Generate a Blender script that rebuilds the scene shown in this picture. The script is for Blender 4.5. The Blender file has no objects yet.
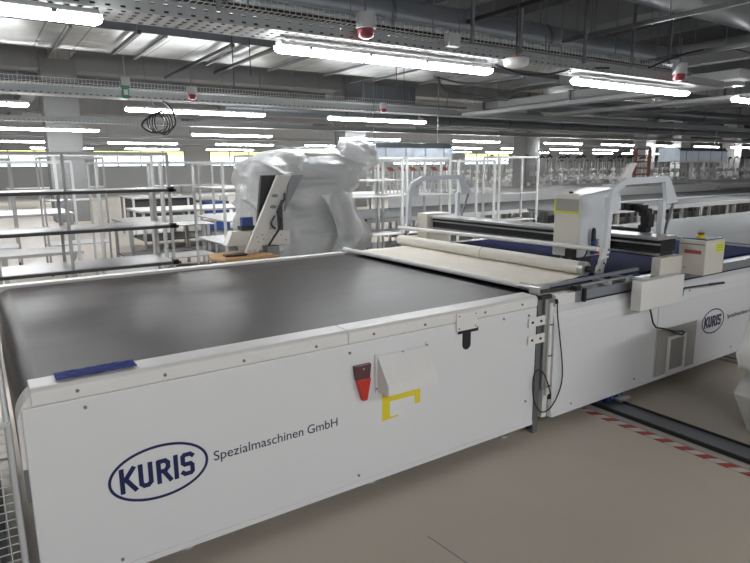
import bpy, bmesh, math, random
from mathutils import Vector, Matrix, noise
random.seed(7)
S = bpy.context.scene
COL = S.collection
PI = math.pi
R = math.radians

# ------------------------------------------------------------------ materials
MATS = {}
def mat(name, c, rough=0.5, metal=0.0, var=0.06, vscale=6.0, bump=0.0, bscale=40.0, emis=0.0, trans=0.0, alpha=1.0, coat=0.0, spec=0.5):
    m = bpy.data.materials.new(name); m.use_nodes = True
    nt = m.node_tree; b = nt.nodes['Principled BSDF']
    b.inputs['Roughness'].default_value = rough
    b.inputs['Metallic'].default_value = metal
    b.inputs['Specular IOR Level'].default_value = spec
    b.inputs['Coat Weight'].default_value = coat
    b.inputs['Transmission Weight'].default_value = trans
    b.inputs['Alpha'].default_value = alpha
    tc = nt.nodes.new('ShaderNodeTexCoord')
    n = nt.nodes.new('ShaderNodeTexNoise'); n.inputs['Scale'].default_value = vscale; n.inputs['Detail'].default_value = 4
    nt.links.new(tc.outputs['Object'], n.inputs['Vector'])
    mx = nt.nodes.new('ShaderNodeMix'); mx.data_type = 'RGBA'
    mx.inputs[6].default_value = (c[0]*(1-var), c[1]*(1-var), c[2]*(1-var), 1)
    mx.inputs[7].default_value = (min(1, c[0]*(1+var)), min(1, c[1]*(1+var)), min(1, c[2]*(1+var)), 1)
    nt.links.new(n.outputs['Fac'], mx.inputs[0]); nt.links.new(mx.outputs[2], b.inputs['Base Color'])
    if bump:
        n2 = nt.nodes.new('ShaderNodeTexNoise'); n2.inputs['Scale'].default_value = bscale
        nt.links.new(tc.outputs['Object'], n2.inputs['Vector'])
        bp = nt.nodes.new('ShaderNodeBump'); bp.inputs['Strength'].default_value = bump; bp.inputs['Distance'].default_value = 0.02
        nt.links.new(n2.outputs['Fac'], bp.inputs['Height']); nt.links.new(bp.outputs['Normal'], b.inputs['Normal'])
    if emis:
        b.inputs['Emission Color'].default_value = (*c, 1); b.inputs['Emission Strength'].default_value = emis
    MATS[name] = m
    return m

WHITE = mat('white_panel', (0.74, 0.745, 0.75), 0.38, var=0.03, vscale=2.0)
WHITE2 = mat('white_rail', (0.77, 0.76, 0.735), 0.42, var=0.05, vscale=9)
FRAME = mat('white_tube', (0.54, 0.55, 0.545), 0.4, var=0.04)
CREAM = mat('cream_paint', (0.64, 0.61, 0.54), 0.4, var=0.04)
COOLW = mat('cool_white_paint', (0.70, 0.73, 0.76), 0.35, var=0.03)
BLACK = mat('black_plastic', (0.015, 0.015, 0.016), 0.45)
DARK = mat('dark_metal', (0.05, 0.05, 0.052), 0.45, 0.3)
GREYM = mat('grey_metal', (0.22, 0.23, 0.24), 0.4, 0.6)
ALU = mat('aluminium', (0.55, 0.55, 0.54), 0.33, 0.8, var=0.08)
STEEL = mat('steel_shelf', (0.42, 0.42, 0.42), 0.35, 0.55, var=0.15, vscale=3)
GUIDE = mat('grey_blue_guide', (0.27, 0.29, 0.31), 0.4, 0.3)
LOGO = mat('logo_blue', (0.008, 0.014, 0.085), 0.4, var=0.0)
TXT = mat('text_grey', (0.03, 0.035, 0.07), 0.5, var=0.0)
FILM = mat('blue_film', (0.005, 0.020, 0.19), 0.5, var=0.5, vscale=35, bump=0.4, bscale=30, spec=0.03)
RED = mat('red_plastic', (0.55, 0.035, 0.02), 0.35)
MAROON = mat('smoked_red', (0.11, 0.04, 0.05), 0.25)
YEL = mat('yellow_sticker', (0.75, 0.62, 0.03), 0.5, var=0.05)
YELL2 = mat('yellow_lime', (0.7, 0.72, 0.05), 0.5, var=0.05)
BLUEBED = mat('blue_bristle', (0.014, 0.018, 0.075), 0.8, var=0.25, vscale=18, spec=0.03)
FABRIC = mat('cream_fabric', (0.76, 0.71, 0.62), 0.85, var=0.07, vscale=7, bump=0.25, bscale=14)
ROLL = mat('fabric_roll', (0.72, 0.69, 0.62), 0.6, var=0.06, vscale=10)
WOOD = mat('plywood', (0.42, 0.25, 0.11), 0.6, var=0.15, vscale=12)
PLAST = mat('plastic_cover', (0.60, 0.61, 0.61), 0.33, var=0.06, vscale=4, bump=1.0, bscale=13, alpha=0.76)
PAPER = mat('paper_cover', (0.68, 0.68, 0.67), 0.55, var=0.04, bump=0.5, bscale=10)
COLM = mat('column_paint', (0.24, 0.242, 0.245), 0.8, var=0.06, vscale=1.5)
BEAMM = mat('beam_concrete', (0.30, 0.305, 0.31), 0.85, var=0.12, vscale=1.0)
CEILM = mat('ceiling_concrete', (0.16, 0.165, 0.175), 0.9, var=0.15, vscale=0.7)
WALLM = mat('wall_paint', (0.48, 0.48, 0.475), 0.8, var=0.06, vscale=0.5)
DUCTD = mat('duct_side', (0.15, 0.16, 0.17), 0.45, 0.5, var=0.12, vscale=2)
TABW = mat('table_white', (0.52, 0.52, 0.51), 0.4, var=0.04)
TABG = mat('table_grey', (0.20, 0.205, 0.21), 0.65, var=0.06, vscale=2, spec=0.15)
BLUEB = mat('blue_bin', (0.02, 0.06, 0.22), 0.4)
BLUEF = mat('blue_foot', (0.01, 0.03, 0.13), 0.35)
GREEN = mat('green_plastic', (0.02, 0.28, 0.16), 0.4)
REDW = mat('sensor_red', (0.22, 0.03, 0.045), 0.3)
ORANGE = mat('orange_clip', (0.65, 0.13, 0.04), 0.5)
ORW = mat('orange_rack', (0.40, 0.16, 0.09), 0.55)
LGREY = mat('light_grey_plastic', (0.45, 0.46, 0.46), 0.45)
MGREY = mat('mid_grey_plastic', (0.20, 0.20, 0.20), 0.45)
GSTICK = mat('grey_sticker', (0.36, 0.35, 0.33), 0.5)
POSTER = mat('notice_white', (0.6, 0.6, 0.58), 0.6)
LINEW = mat('floor_strip', (0.40, 0.37, 0.33), 0.5)

def lampmat(name, c, s):
    m = bpy.data.materials.new(name); m.use_nodes = True; nt = m.node_tree
    nt.nodes.remove(nt.nodes['Principled BSDF'])
    e = nt.nodes.new('ShaderNodeEmission'); e.inputs[0].default_value = (*c, 1); e.inputs[1].default_value = s
    nt.links.new(e.outputs[0], nt.nodes['Material Output'].inputs[0]); return m
TUBE = lampmat('lamp_diffuser', (0.97, 0.985, 1.0), 25.0)
WINL = lampmat('window_daylight', (0.80, 0.92, 1.0), 1.1)
WINY = lampmat('window_daylight_yellow', (0.80, 0.82, 0.35), 0.8)

def ztop(x, y, z):
    if -9 <= x <= 13 and 10.2 <= y <= 12.4 and z < 3.79: return 3.787
    if 13.3 <= x <= 22 and 10.6 <= y <= 13 and z < 3.9: return 3.897
    return ZC-0.004
def nodes_of(m): return m.node_tree, m.node_tree.nodes, m.node_tree.links
def math_node(nt, op, a, b=None):
    n = nt.nodes.new('ShaderNodeMath'); n.operation = op
    for i, v in enumerate((a, b)):
        if v is None: continue
        if isinstance(v, (int, float)): n.inputs[i].default_value = v
        else: nt.links.new(v, n.inputs[i])
    return n.outputs[0]

def belt_material():
    m = mat('belt_rubber', (0.047, 0.040, 0.038), 0.42, var=0.06, vscale=2.5, spec=0.2)
    nt, N, L = nodes_of(m); b = N['Principled BSDF']
    tc = N.new('ShaderNodeTexCoord'); mp = N.new('ShaderNodeMapping'); mp.inputs['Scale'].default_value = (0.9, 2.6, 1)
    n = N.new('ShaderNodeTexNoise'); n.inputs['Scale'].default_value = 2.2; n.inputs['Detail'].default_value = 5
    L.new(tc.outputs['Object'], mp.inputs[0]); L.new(mp.outputs[0], n.inputs['Vector'])
    r = N.new('ShaderNodeMapRange'); r.inputs[1].default_value = 0.35; r.inputs[2].default_value = 0.7; r.inputs[3].default_value = 0.375; r.inputs[4].default_value = 0.40
    L.new(n.outputs['Fac'], r.inputs[0]); L.new(r.outputs[0], b.inputs['Roughness'])
    return m
BELT = belt_material()

def floor_material():
    m = mat('floor_screed', (0.50, 0.44, 0.365), 0.38, var=0.12, vscale=1.3)
    nt, N, L = nodes_of(m); b = N['Principled BSDF']
    tc = N.new('ShaderNodeTexCoord')
    n = N.new('ShaderNodeTexNoise'); n.inputs['Scale'].default_value = 5; n.inputs['Detail'].default_value = 7
    L.new(tc.outputs['Object'], n.inputs['Vector'])
    r = N.new('ShaderNodeMapRange'); r.inputs[3].default_value = 0.28; r.inputs[4].default_value = 0.55
    L.new(n.outputs['Fac'], r.inputs[0]); L.new(r.outputs[0], b.inputs['Roughness'])
    # fine scuffs
    old = b.inputs['Base Color'].links[0].from_socket
    v = N.new('ShaderNodeTexVoronoi'); v.inputs['Scale'].default_value = 3.2
    L.new(tc.outputs['Object'], v.inputs['Vector'])
    lt = math_node(nt, 'LESS_THAN', v.outputs['Distance'], 0.018)
    mx = N.new('ShaderNodeMix'); mx.data_type = 'RGBA'; mx.inputs[7].default_value = (0.10, 0.085, 0.07, 1)
    L.new(lt, mx.inputs[0]); L.new(old, mx.inputs[6]); L.new(mx.outputs[2], b.inputs['Base Color'])
    return m
FLOOR = floor_material()

def galv_material():
    m = mat('galvanised_sheet', (0.55, 0.56, 0.55), 0.28, 0.8, var=0.4, vscale=2.2, bump=0.9, bscale=2.5)
    nt, N, L = nodes_of(m); b = N['Principled BSDF']
    tc = N.new('ShaderNodeTexCoord'); s = N.new('ShaderNodeSeparateXYZ'); L.new(tc.outputs['Object'], s.inputs[0])
    fx = math_node(nt, 'FRACT', math_node(nt, 'DIVIDE', s.outputs[0], 0.62))
    seam = math_node(nt, 'LESS_THAN', fx, 0.04)
    old = b.inputs['Base Color'].links[0].from_socket
    mx = N.new('ShaderNodeMix'); mx.data_type = 'RGBA'; mx.inputs[7].default_value = (0.18, 0.17, 0.16, 1)
    L.new(seam, mx.inputs[0]); L.new(old, mx.inputs[6]); L.new(mx.outputs[2], b.inputs['Base Color'])
    return m
GALV = galv_material()
SPIRAL = mat('spiral_duct_steel', (0.33, 0.36, 0.39), 0.28, 0.5, var=0.1)
HOOD = mat('silver_blue_foil', (0.50, 0.57, 0.63), 0.28, 0.8, var=0.25, vscale=3, bump=0.4, bscale=5)

def tray_material(name, axis, pitch, slot, cross, lo, hi, c=(0.36, 0.38, 0.38)):
    """galvanised tray with rows of punched slots (real holes: transparent)"""
    m = mat(name, c, 0.42, 0.35, var=0.06)
    nt, N, L = nodes_of(m); b = N['Principled BSDF']
    tc = N.new('ShaderNodeTexCoord'); s = N.new('ShaderNodeSeparateXYZ'); L.new(tc.outputs['Object'], s.inputs[0])
    a = s.outputs[0]
    v = s.outputs[{'y': 1, 'z': 2}[axis]]
    f = math_node(nt, 'FRACT', math_node(nt, 'DIVIDE', a, pitch))
    h1 = math_node(nt, 'LESS_THAN', f, slot)
    g = math_node(nt, 'FRACT', math_node(nt, 'DIVIDE', v, cross))
    h2 = math_node(nt, 'MULTIPLY', math_node(nt, 'GREATER_THAN', g, lo), math_node(nt, 'LESS_THAN', g, hi))
    hole = math_node(nt, 'MULTIPLY', h1, h2)
    L.new(math_node(nt, 'SUBTRACT', 1.0, hole), b.inputs['Alpha'])
    return m
TRAY_SIDE = tray_material('tray_side_punched', 'z', 0.12, 0.35, 0.06, 0.35, 0.65)
TRAY_BOT = tray_material('tray_bottom_punched', 'y', 0.11, 0.42, 0.115, 0.2, 0.7, (0.42, 0.42, 0.42))

def stripe_material():
    m = mat('hazard_tape', (0.6, 0.57, 0.52), 0.5)
    nt, N, L = nodes_of(m); b = N['Principled BSDF']
    tc = N.new('ShaderNodeTexCoord'); s = N.new('ShaderNodeSeparateXYZ'); L.new(tc.outputs['Object'], s.inputs[0])
    t = math_node(nt, 'ADD', s.outputs[1], math_node(nt, 'MULTIPLY', s.outputs[0], 0.7))
    f = math_node(nt, 'LESS_THAN', math_node(nt, 'FRACT', math_node(nt, 'DIVIDE', t, 0.125)), 0.5)
    mx = N.new('ShaderNodeMix'); mx.data_type = 'RGBA'
    mx.inputs[6].default_value = (0.55, 0.52, 0.47, 1); mx.inputs[7].default_value = (0.33, 0.045, 0.045, 1)
    L.new(f, mx.inputs[0]); L.new(mx.outputs[2], b.inputs['Base Color']); return m
TAPE = stripe_material()
def stripe_mat_x():
    m = mat('red_white_strip', (0.6, 0.57, 0.52), 0.5)
    nt, N, L = nodes_of(m); b = N['Principled BSDF']
    tc = N.new('ShaderNodeTexCoord'); s = N.new('ShaderNodeSeparateXYZ'); L.new(tc.outputs['Object'], s.inputs[0])
    f = math_node(nt, 'LESS_THAN', math_node(nt, 'FRACT', math_node(nt, 'DIVIDE', math_node(nt, 'ADD', s.outputs[0], s.outputs[2]), 0.36)), 0.5)
    mx = N.new('ShaderNodeMix'); mx.data_type = 'RGBA'
    mx.inputs[6].default_value = (0.6, 0.58, 0.5, 1); mx.inputs[7].default_value = (0.45, 0.12, 0.09, 1)
    L.new(f, mx.inputs[0]); L.new(mx.outputs[2], b.inputs['Base Color']); return m
TAPEX = stripe_mat_x()

# ------------------------------------------------------------------ mesh builder
class MB:
    def __init__(s): s.v = []; s.f = []; s.sm = []
    def add(s, vs, fs, smooth=False):
        o = len(s.v); s.v += [tuple(x) for x in vs]; s.f += [tuple(i + o for i in q) for q in fs]; s.sm += [smooth]*len(fs); return s
    def box(s, x0, x1, y0, y1, z0, z1):
        return s.add([(x0,y0,z0),(x1,y0,z0),(x1,y1,z0),(x0,y1,z0),(x0,y0,z1),(x1,y0,z1),(x1,y1,z1),(x0,y1,z1)],
                     [(0,3,2,1),(4,5,6,7),(0,1,5,4),(1,2,6,5),(2,3,7,6),(3,0,4,7)])
    def bar(s, a, b, w, h=None, up=(0,0,1)):
        """rectangular bar from a to b, w wide, h high"""
        h = h or w; a = Vector(a); b = Vector(b); d = (b-a).normalized(); u = Vector(up)
        if abs(d.dot(u)) > 0.95: u = Vector((1,0,0))
        r = d.cross(u).normalized(); u = r.cross(d).normalized()
        vs = []
        for p in (a, b):
            for i, j in ((-1,-1),(1,-1),(1,1),(-1,1)): vs.append(p + r*(i*w/2) + u*(j*h/2))
        return s.add(vs, [(0,1,2,3),(7,6,5,4),(0,4,5,1),(1,5,6,2),(2,6,7,3),(3,7,4,0)])
    def tube(s, pts, r, n=8, caps=True, closed=False):
        pts = [Vector(p) for p in pts]; k = len(pts); vs = []; fs = []
        prev = None
        for i, p in enumerate(pts):
            if closed: d = pts[(i+1) % k] - pts[i-1]
            elif i == 0: d = pts[1]-pts[0]
            elif i == k-1: d = pts[-1]-pts[-2]
            else: d = (pts[i+1]-p).normalized() + (p-pts[i-1]).normalized()
            d.normalize()
            if prev is None:
                u = Vector((0,0,1)) if abs(d.z) < 0.9 else Vector((1,0,0))
                u = (u - d*u.dot(d)).normalized()
            else:
                u = prev - d*prev.dot(d)
                u = u.normalized() if u.length > 1e-6 else Vector((1,0,0))
            prev = u; w = d.cross(u)
            rr = r[i] if isinstance(r, (list, tuple)) else r
            for j in range(n):
                t = 2*PI*j/n; vs.append(p + u*(rr*math.cos(t)) + w*(rr*math.sin(t)))
        m = k if closed else k-1
        for i in range(m):
            for j in range(n):
                a = i*n+j; b = i*n+(j+1) % n; c = ((i+1) % k)*n+(j+1) % n; d = ((i+1) % k)*n+j
                fs.append((a,b,c,d))
        s.add(vs, fs, True)
        if caps and not closed:
            s.add(vs[:n], [tuple(range(n-1,-1,-1))]); s.add(vs[-n:], [tuple(range(n))])
        return s
    def prism(s, poly, a0, a1, plane='xz'):
        """poly in given plane extruded along the remaining axis"""
        def P(u, v, w): return {'xz': (u,w,v), 'yz': (w,u,v), 'xy': (u,v,w)}[plane]
        n = len(poly)
        vs = [P(u,v,a0) for u,v in poly] + [P(u,v,a1) for u,v in poly]
        fs = [tuple(range(n)), tuple(range(2*n-1,n-1,-1))] + [(i, n+i, n+(i+1) % n, (i+1) % n) for i in range(n)]
        return s.add(vs, fs)
    def mesh(s, name, m, bevel=0.0):
        me = bpy.data.meshes.new(name); me.from_pydata(s.v, [], s.f); me.update()
        for p, q in zip(me.polygons, s.sm): p.use_smooth = q
        bm = bmesh.new(); bm.from_mesh(me); bmesh.ops.recalc_face_normals(bm, faces=bm.faces[:]); bm.to_mesh(me); bm.free()
        me.materials.append(m); return me
    def build(s, name, m, parent=None, bevel=0.0):
        me = s.mesh(name, m)
        o = bpy.data.objects.new(name, me); COL.objects.link(o)
        if parent is not None:
            o.parent = parent
            q = parent
            off = Vector((0,0,0))
            while q is not None: off += Vector(q.location); q = q.parent
            me.transform(Matrix.Translation(-off))
        if bevel:
            b = o.modifiers.new('bevel', 'BEVEL'); b.width = bevel; b.segments = 2; b.limit_method = 'ANGLE'; b.angle_limit = R(40)
        return o

def tag(o, label, cat, group=None):
    o['label'] = label; o['category'] = cat
    if group: o['group'] = group
    return o
def thing(name, loc, label, cat, group=None):
    o = bpy.data.objects.new(name, None); COL.objects.link(o); o.location = loc; o.empty_display_size = 0.1
    return tag(o, label, cat, group)
def struct(o): o['kind'] = 'structure'; return o
def dup(root, loc, label=None, group=None):
    r = root.copy(); COL.objects.link(r); r.location = loc
    if label: r['label'] = label
    if group: r['group'] = group
    for ch in list(root.children):
        c = ch.copy(); COL.objects.link(c); c.parent = r
        for g in list(ch.children):
            d = g.copy(); COL.objects.link(d); d.parent = c
    return r
def text(name, body, x, y, z, size, m, parent, offset=0.0, sx=1.0, extrude=0.0008, shear=0.0, space=1.0, rot=(PI/2,0,0)):
    cu = bpy.data.curves.new(name, 'FONT'); cu.body = body; cu.size = size; cu.offset = offset; cu.extrude = extrude; cu.shear = shear; cu.space_character = space
    t = bpy.data.objects.new(name, cu); COL.objects.link(t)
    bpy.context.view_layer.update()
    me = bpy.data.meshes.new_from_object(t.evaluated_get(bpy.context.evaluated_depsgraph_get()))
    bpy.data.objects.remove(t)
    me.transform(Matrix.Diagonal((sx,1,1,1)))
    me.transform(Matrix.Rotation(rot[0], 4, 'X')); 
    if rot[2]: me.transform(Matrix.Rotation(rot[2], 4, 'Z'))
    me.transform(Matrix.Translation((x,y,z)))
    me.materials.clear(); me.materials.append(m)
    o = bpy.data.objects.new(name, me); COL.objects.link(o)
    if parent is not None:
        o.parent = parent; off = Vector((0,0,0)); q = parent
        while q is not None: off += Vector(q.location); q = q.parent
        me.transform(Matrix.Translation(-off))
    return o
def disc(cx, cy, cz, r, t, mb, axis='y', n=12):
    d = {'y': (0,t,0), 'x': (t,0,0), 'z': (0,0,t)}[axis]
    mb.tube([(cx,cy,cz),(cx+d[0],cy+d[1],cz+d[2])], r, n); return mb

# ------------------------------------------------------------------ setting
XMIN, XMAX, YMIN, YMAX, ZC = -14, 78, -4, 46, 5.9
struct(MB().box(XMIN, XMAX, YMIN-6, YMAX, -0.1, 0).build('floor', FLOOR))
struct(MB().box(XMIN, XMAX, YMIN-6, YMAX, ZC, ZC+0.2).build('ceiling', CEILM))
wb = MB()
WZ0, WZ1 = 1.9, 3.1
wb.box(XMIN, XMAX, YMAX, YMAX+0.3, 0, WZ0); wb.box(XMIN, XMAX, YMAX, YMAX+0.3, WZ1, ZC)
WX = [(0.6, 5.2), (7.2, 13.6), (15.5, 22), (24, 30.5), (33, 39.5), (42, 48.5)]
xs = XMIN
for a, b in WX:
    wb.box(xs, a, YMAX, YMAX+0.3, WZ0, WZ1); xs = b
wb.box(xs, XMAX, YMAX, YMAX+0.3, WZ0, WZ1)
struct(wb.build('wall_back', WALLM))
struct(MB().box(XMIN-0.3, XMIN, YMIN, YMAX, 0, ZC).build('wall_left', WALLM))
struct(MB().box(XMAX, XMAX+0.3, YMIN, YMAX, 0, ZC).build('wall_right', WALLM))
for i, (a, b) in enumerate(WX):
    f = MB()
    f.box(a, b, YMAX+0.02, YMAX+0.1, WZ0, WZ0+0.07); f.box(a, b, YMAX+0.02, YMAX+0.1, WZ1-0.07, WZ1)
    n = max(2, round((b-a)/1.6))
    for k in range(n+1):
        x = a + (b-a-0.07)*k/n; f.box(x, x+0.07, YMAX+0.02, YMAX+0.1, WZ0, WZ1)
    w = struct(f.build('window_%d' % (i+1), MGREY))
    struct(MB().box(a, b, YMAX+0.11, YMAX+0.13, WZ0, WZ1-0.4).build('window_pane', WINL, w))
    struct(MB().box(a, b, YMAX+0.11, YMAX+0.13, WZ1-0.4, WZ1).build('window_blind', WINY, w))

# columns (one row, 11 m apart) carrying beams
cols = [(-8.9,22),(2.15,22),(13.3,22),(24.4,22),(35.3,22),(46.5,22),(57.6,22)]
for i, (x, y) in enumerate(cols):
    o = struct(MB().box(x, x+1.05, y, y+0.9, 0, ZC).build('trim_%d' % (i+1), COLM, bevel=0.02))
    o['label'] = 'square grey concrete column'
k = 20
struct(MB().box(37.5, 38.6, 21, 21.6, 0, ZC).build('trim_8', LGREY))
for j, y in enumerate((22.05, 38)):
    k += 1; struct(MB().box(XMIN, XMAX, y, y+0.8, ZC-1.05, ZC).build('trim_%d' % k, BEAMM))
for x in (-8.7, 2.4, 13.5, 24.6, 35.7, 46.8):
    k += 1; struct(MB().box(x, x+0.6, YMIN, 22.0, ZC-0.75, ZC).build('trim_%d' % k, BEAMM))
    k += 1; struct(MB().box(x, x+0.6, 22.9, YMAX, ZC-0.75, ZC).build('trim_%d' % k, BEAMM))
# slab ribs between
for i in range(16):
    x = -11.5 + i*3.7
    k += 1; struct(MB().box(x, x+0.18, YMIN, 22.0, ZC-0.3, ZC).build('trim_%d' % k, BEAMM))

# ------------------------------------------------------------------ conveyor table (front left machine)
YF, YB = 2.33, 4.66
T = thing('conveyor_table', (1.4, 3.5, 0), 'long white conveyor table with dark grey belt top and oval blue logo, in the foreground', 'conveyor')
# front panel, sits just under the rail
MB().box(0.05, 2.735, YF, YF+0.035, 0.08, 0.832).build('front_panel', WHITE, T, bevel=0.006)
MB().box(0.10, 2.73, YF-0.005, YF-0.0005, 0.08, 0.105).build('bottom_flange', WHITE, T)
MB().box(0.10, 2.72, YB-0.03, YB, 0.08, 0.83).build('back_panel', WHITE, T)
MB().box(2.66, 2.70, YF+0.04, YB-0.04, 0.08, 0.84).build('end_panel', WHITE, T)
fr = MB(); fr.box(0.14, 2.65, YF+0.1, YF+0.16, 0.10, 0.18); fr.box(0.14, 2.65, YB-0.16, YB-0.1, 0.10, 0.18)
for x in (0.2, 1.4, 2.5): fr.box(x, x+0.06, YF+0.16, YB-0.16, 0.10, 0.18)
fr.build('underframe', DARK, T)
for (x, y) in ((0.62,YF+0.13),(2.58,YF+0.10),(1.6,YF+0.13),(0.62,YB-0.13),(2.58,YB-0.13)):
    f = MB(); f.tube([(x,y,0.0),(x,y,0.018)], 0.032, 12); f.tube([(x,y,0.018),(x,y,0.10)], 0.012, 8); f.build('foot', ALU, T)
# front rail in two lengths with a chamfered top
def railseg(x0, x1, name='rail'):
    prof = [(YF-0.002, 0.835), (YF-0.002, 0.886), (YF+0.012, 0.900), (YF+0.118, 0.903), (YF+0.125, 0.897), (YF+0.125, 0.835)]
    return MB().prism(prof, x0, x1, 'yz').build(name, WHITE2, T, bevel=0.004)
r1 = railseg(0.085, 1.403); r2 = railseg(1.407, 2.735)
MB().box(0.06, 2.735, YB-0.09, YB, 0.84, 0.912).build('rail', WHITE2, T, bevel=0.004)
# blue protective film stuck on the near rail
fm = MB(); nx, ny = 36, 6; vs = []; fs = []
for i in range(nx+1):
    for j in range(ny+1):
        x = 0.172 + 0.285*i/nx; y = YF+0.03 + 0.095*j/ny
        vs.append((x, y, 0.9085 + 0.0022*noise.noise(Vector((x*40, y*60, 0)))))
for i in range(nx):
    for j in range(ny): a = i*(ny+1)+j; fs.append((a, a+ny+1, a+ny+2, a+1))
fm.add(vs, fs, True); fm.build('film_strip', FILM, r1)
# rounded end fairing (near side)
def arc(cx, cz, r, a0, a1, n=10): return [(cx+r*math.cos(R(a0+(a1-a0)*i/n)), cz+r*math.sin(R(a0+(a1-a0)*i/n))) for i in range(n+1)]
outer = arc(0.16, 0.775, 0.125, 90, 180); inner = arc(0.16, 0.775, 0.085, 180, 90)
MB().box(0.037, 0.075, YF+0.01, YF+0.12, 0.47, 0.598).build('grey_stop', GREYM, T)
MB().prism(outer + [(0.035, 0.60), (0.075, 0.60)] + inner, YF+0.01, YF+0.13, 'xz').build('end_fairing', WHITE2, T, bevel=0.003)
MB().prism(arc(0.16, 0.775, 0.084, 90, 180) + [(0.076, 0.60), (0.16, 0.60)], YF+0.02, YF+0.05, 'xz').build('end_plate', GREYM, T)
# belt
prof = [(2.72, 0.893)] + arc(0.14, 0.793, 0.10, 90, 180, 12) + [(0.04, 0.45), (0.05, 0.45)] + [(0.05, 0.793)] + arc(0.14, 0.793, 0.09, 180, 90, 12)[1:] + [(2.72, 0.883)]
b = MB().prism(prof, YF+0.128, YB-0.095, 'xz').build('belt', BELT, T)
for p in b.data.polygons: p.use_smooth = False
MB().tube([(0.14, YF+0.14, 0.793), (0.14, YB-0.1, 0.793)], 0.087, 20).build('end_roller', DARK, T)
MB().box(2.70, 2.76, YF+0.05, YB, 0.80, 0.888).build('nose_bar', BLACK, T)
# screws
sc = [(0.235,.865,'r'),(0.255,.795,'p'),(0.88,.855,'r'),(1.23,.855,'r'),(1.55,.862,'r'),(1.87,.858,'r'),(2.30,.862,'r'),(2.6,.865,'r'),(0.55,.86,'r'),
      (1.41,.79,'p'),(2.66,.79,'p'),(0.33,.13,'p'),(1.45,.14,'p'),(2.66,.25,'p'),(2.45,.80,'p')]
for x, z, w in sc:
    q = MB(); disc(x, YF-0.007, z, 0.0065, 0.005, q); q.build('screw', GREYM, T)
# logo: ellipse ring + letters
def logo(parent, cx, cz, w, h, ydepth, lab):
    ro = []; n = 72; t = w*0.028
    rg = MB(); vs = []; fs = []
    for (a, bb) in ((w/2, h/2), (w/2-t, h/2-t)):
        for i in range(n): th = 2*PI*i/n; vs.append((cx+a*math.cos(th), ydepth, cz+bb*math.sin(th)))
    for i in range(n): fs.append((i, (i+1) % n, n+(i+1) % n, n+i))
    m2 = len(vs); vs += [(v[0], v[1]+0.0015, v[2]) for v in vs]
    fs += [(i+m2, n+i+m2, n+(i+1) % n+m2, (i+1) % n+m2) for i in range(n)]
    fs += [(i, i+m2, (i+1) % n+m2, (i+1) % n) for i in range(n)] + [(n+i, n+(i+1) % n, n+(i+1) % n+m2, n+i+m2) for i in range(n)]
    rg.add(vs, fs); g = rg.build('logo_ring', LOGO, parent)
    # letters drawn as heavy strokes
    H = h*0.44; W = w*0.140; g0 = cx - w*0.392; nst = [0]; st = w*0.045; z0 = cz-H/2; z1 = cz+H/2
    y0, y1 = ydepth-0.0005, ydepth+0.0015
    def stroke(mb, pts):
        for a, b2 in zip(pts, pts[1:]):
            nst[0] += 1; y0 = ydepth - 0.0004 - (nst[0] % 12)*0.00012
            a = Vector((a[0], (y0+y1)/2, a[1])); b3 = Vector((b2[0], (y0+y1)/2, b2[1])); d = (b3-a).normalized()*st*0.30
            mb.add(*quad(a-d, b3+d, st, y0, y1))
    def quad(a, b2, wd, ya, yb):
        d = (b2-a).normalized(); r = Vector((-d.z, 0, d.x))*wd/2
        c4 = [a-r, b2-r, b2+r, a+r]
        vs = [(p.x, ya, p.z) for p in c4] + [(p.x, yb, p.z) for p in c4]
        return vs, [(0,1,2,3),(7,6,5,4),(0,4,5,1),(1,5,6,2),(2,6,7,3),(3,7,4,0)]
    h2 = st/2
    x = g0
    K = MB(); stroke(K, [(x+h2,z0+h2*0.4),(x+h2,z1-h2*0.4)]); stroke(K, [(x+W*0.98,z1-h2*0.4),(x+h2*2.1,cz)]); stroke(K, [(x+h2*2.6,cz+H*0.04),(x+W*1.05,z0+h2*0.4)]); K.build('letter', LOGO, parent)
    x += W*1.28
    U = MB(); c0 = W*0.36; stroke(U, [(x+h2,z1-h2*.4),(x+h2,z0+c0),(x+c0,z0+h2),(x+W-c0,z0+h2),(x+W-h2,z0+c0),(x+W-h2,z1-h2*.4)]); U.build('letter', LOGO, parent)
    x += W*1.25
    Q = MB(); stroke(Q, [(x+h2,z0+h2*.4),(x+h2,z1-h2)]); stroke(Q, [(x+h2,z1-h2),(x+W-c0,z1-h2),(x+W-h2,z1-c0),(x+W-h2,cz+c0*.6),(x+W-c0,cz-h2*.2),(x+h2,cz-h2*.2)]); stroke(Q, [(x+W*.5,cz-h2*.2),(x+W*.98,z0+h2*.4)]); Q.build('letter', LOGO, parent)
    x += W*1.25
    I = MB(); stroke(I, [(x+h2,z0+h2*.4),(x+h2,z1-h2*.4)]); I.build('letter', LOGO, parent)
    x += W*0.52
    Z = MB(); e = c0*.8
    stroke(Z, [(x+W-h2*.6,z1-c0*.9),(x+W-e,z1-h2),(x+e,z1-h2),(x+h2,z1-e),(x+h2,cz+e*.5),(x+e,cz),(x+W-e,cz),(x+W-h2,cz-e*.6),(x+W-h2,z0+e),(x+W-e,z0+h2),(x+e,z0+h2),(x+h2*.6,z0+c0*.9)]); Z.build('letter', LOGO, parent)
logo(T, 0.502, 0.458, 0.395, 0.232, YF-0.0020, '')
w1 = text('word', 'Spezialmaschinen', 0.722, YF-0.0006, 0.437, 0.062, TXT, T, sx=1.005)
text('word', 'GmbH', 0.722+w1.dimensions.x+0.021, YF-0.0006, 0.437, 0.062, TXT, T, sx=1.005)

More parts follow.
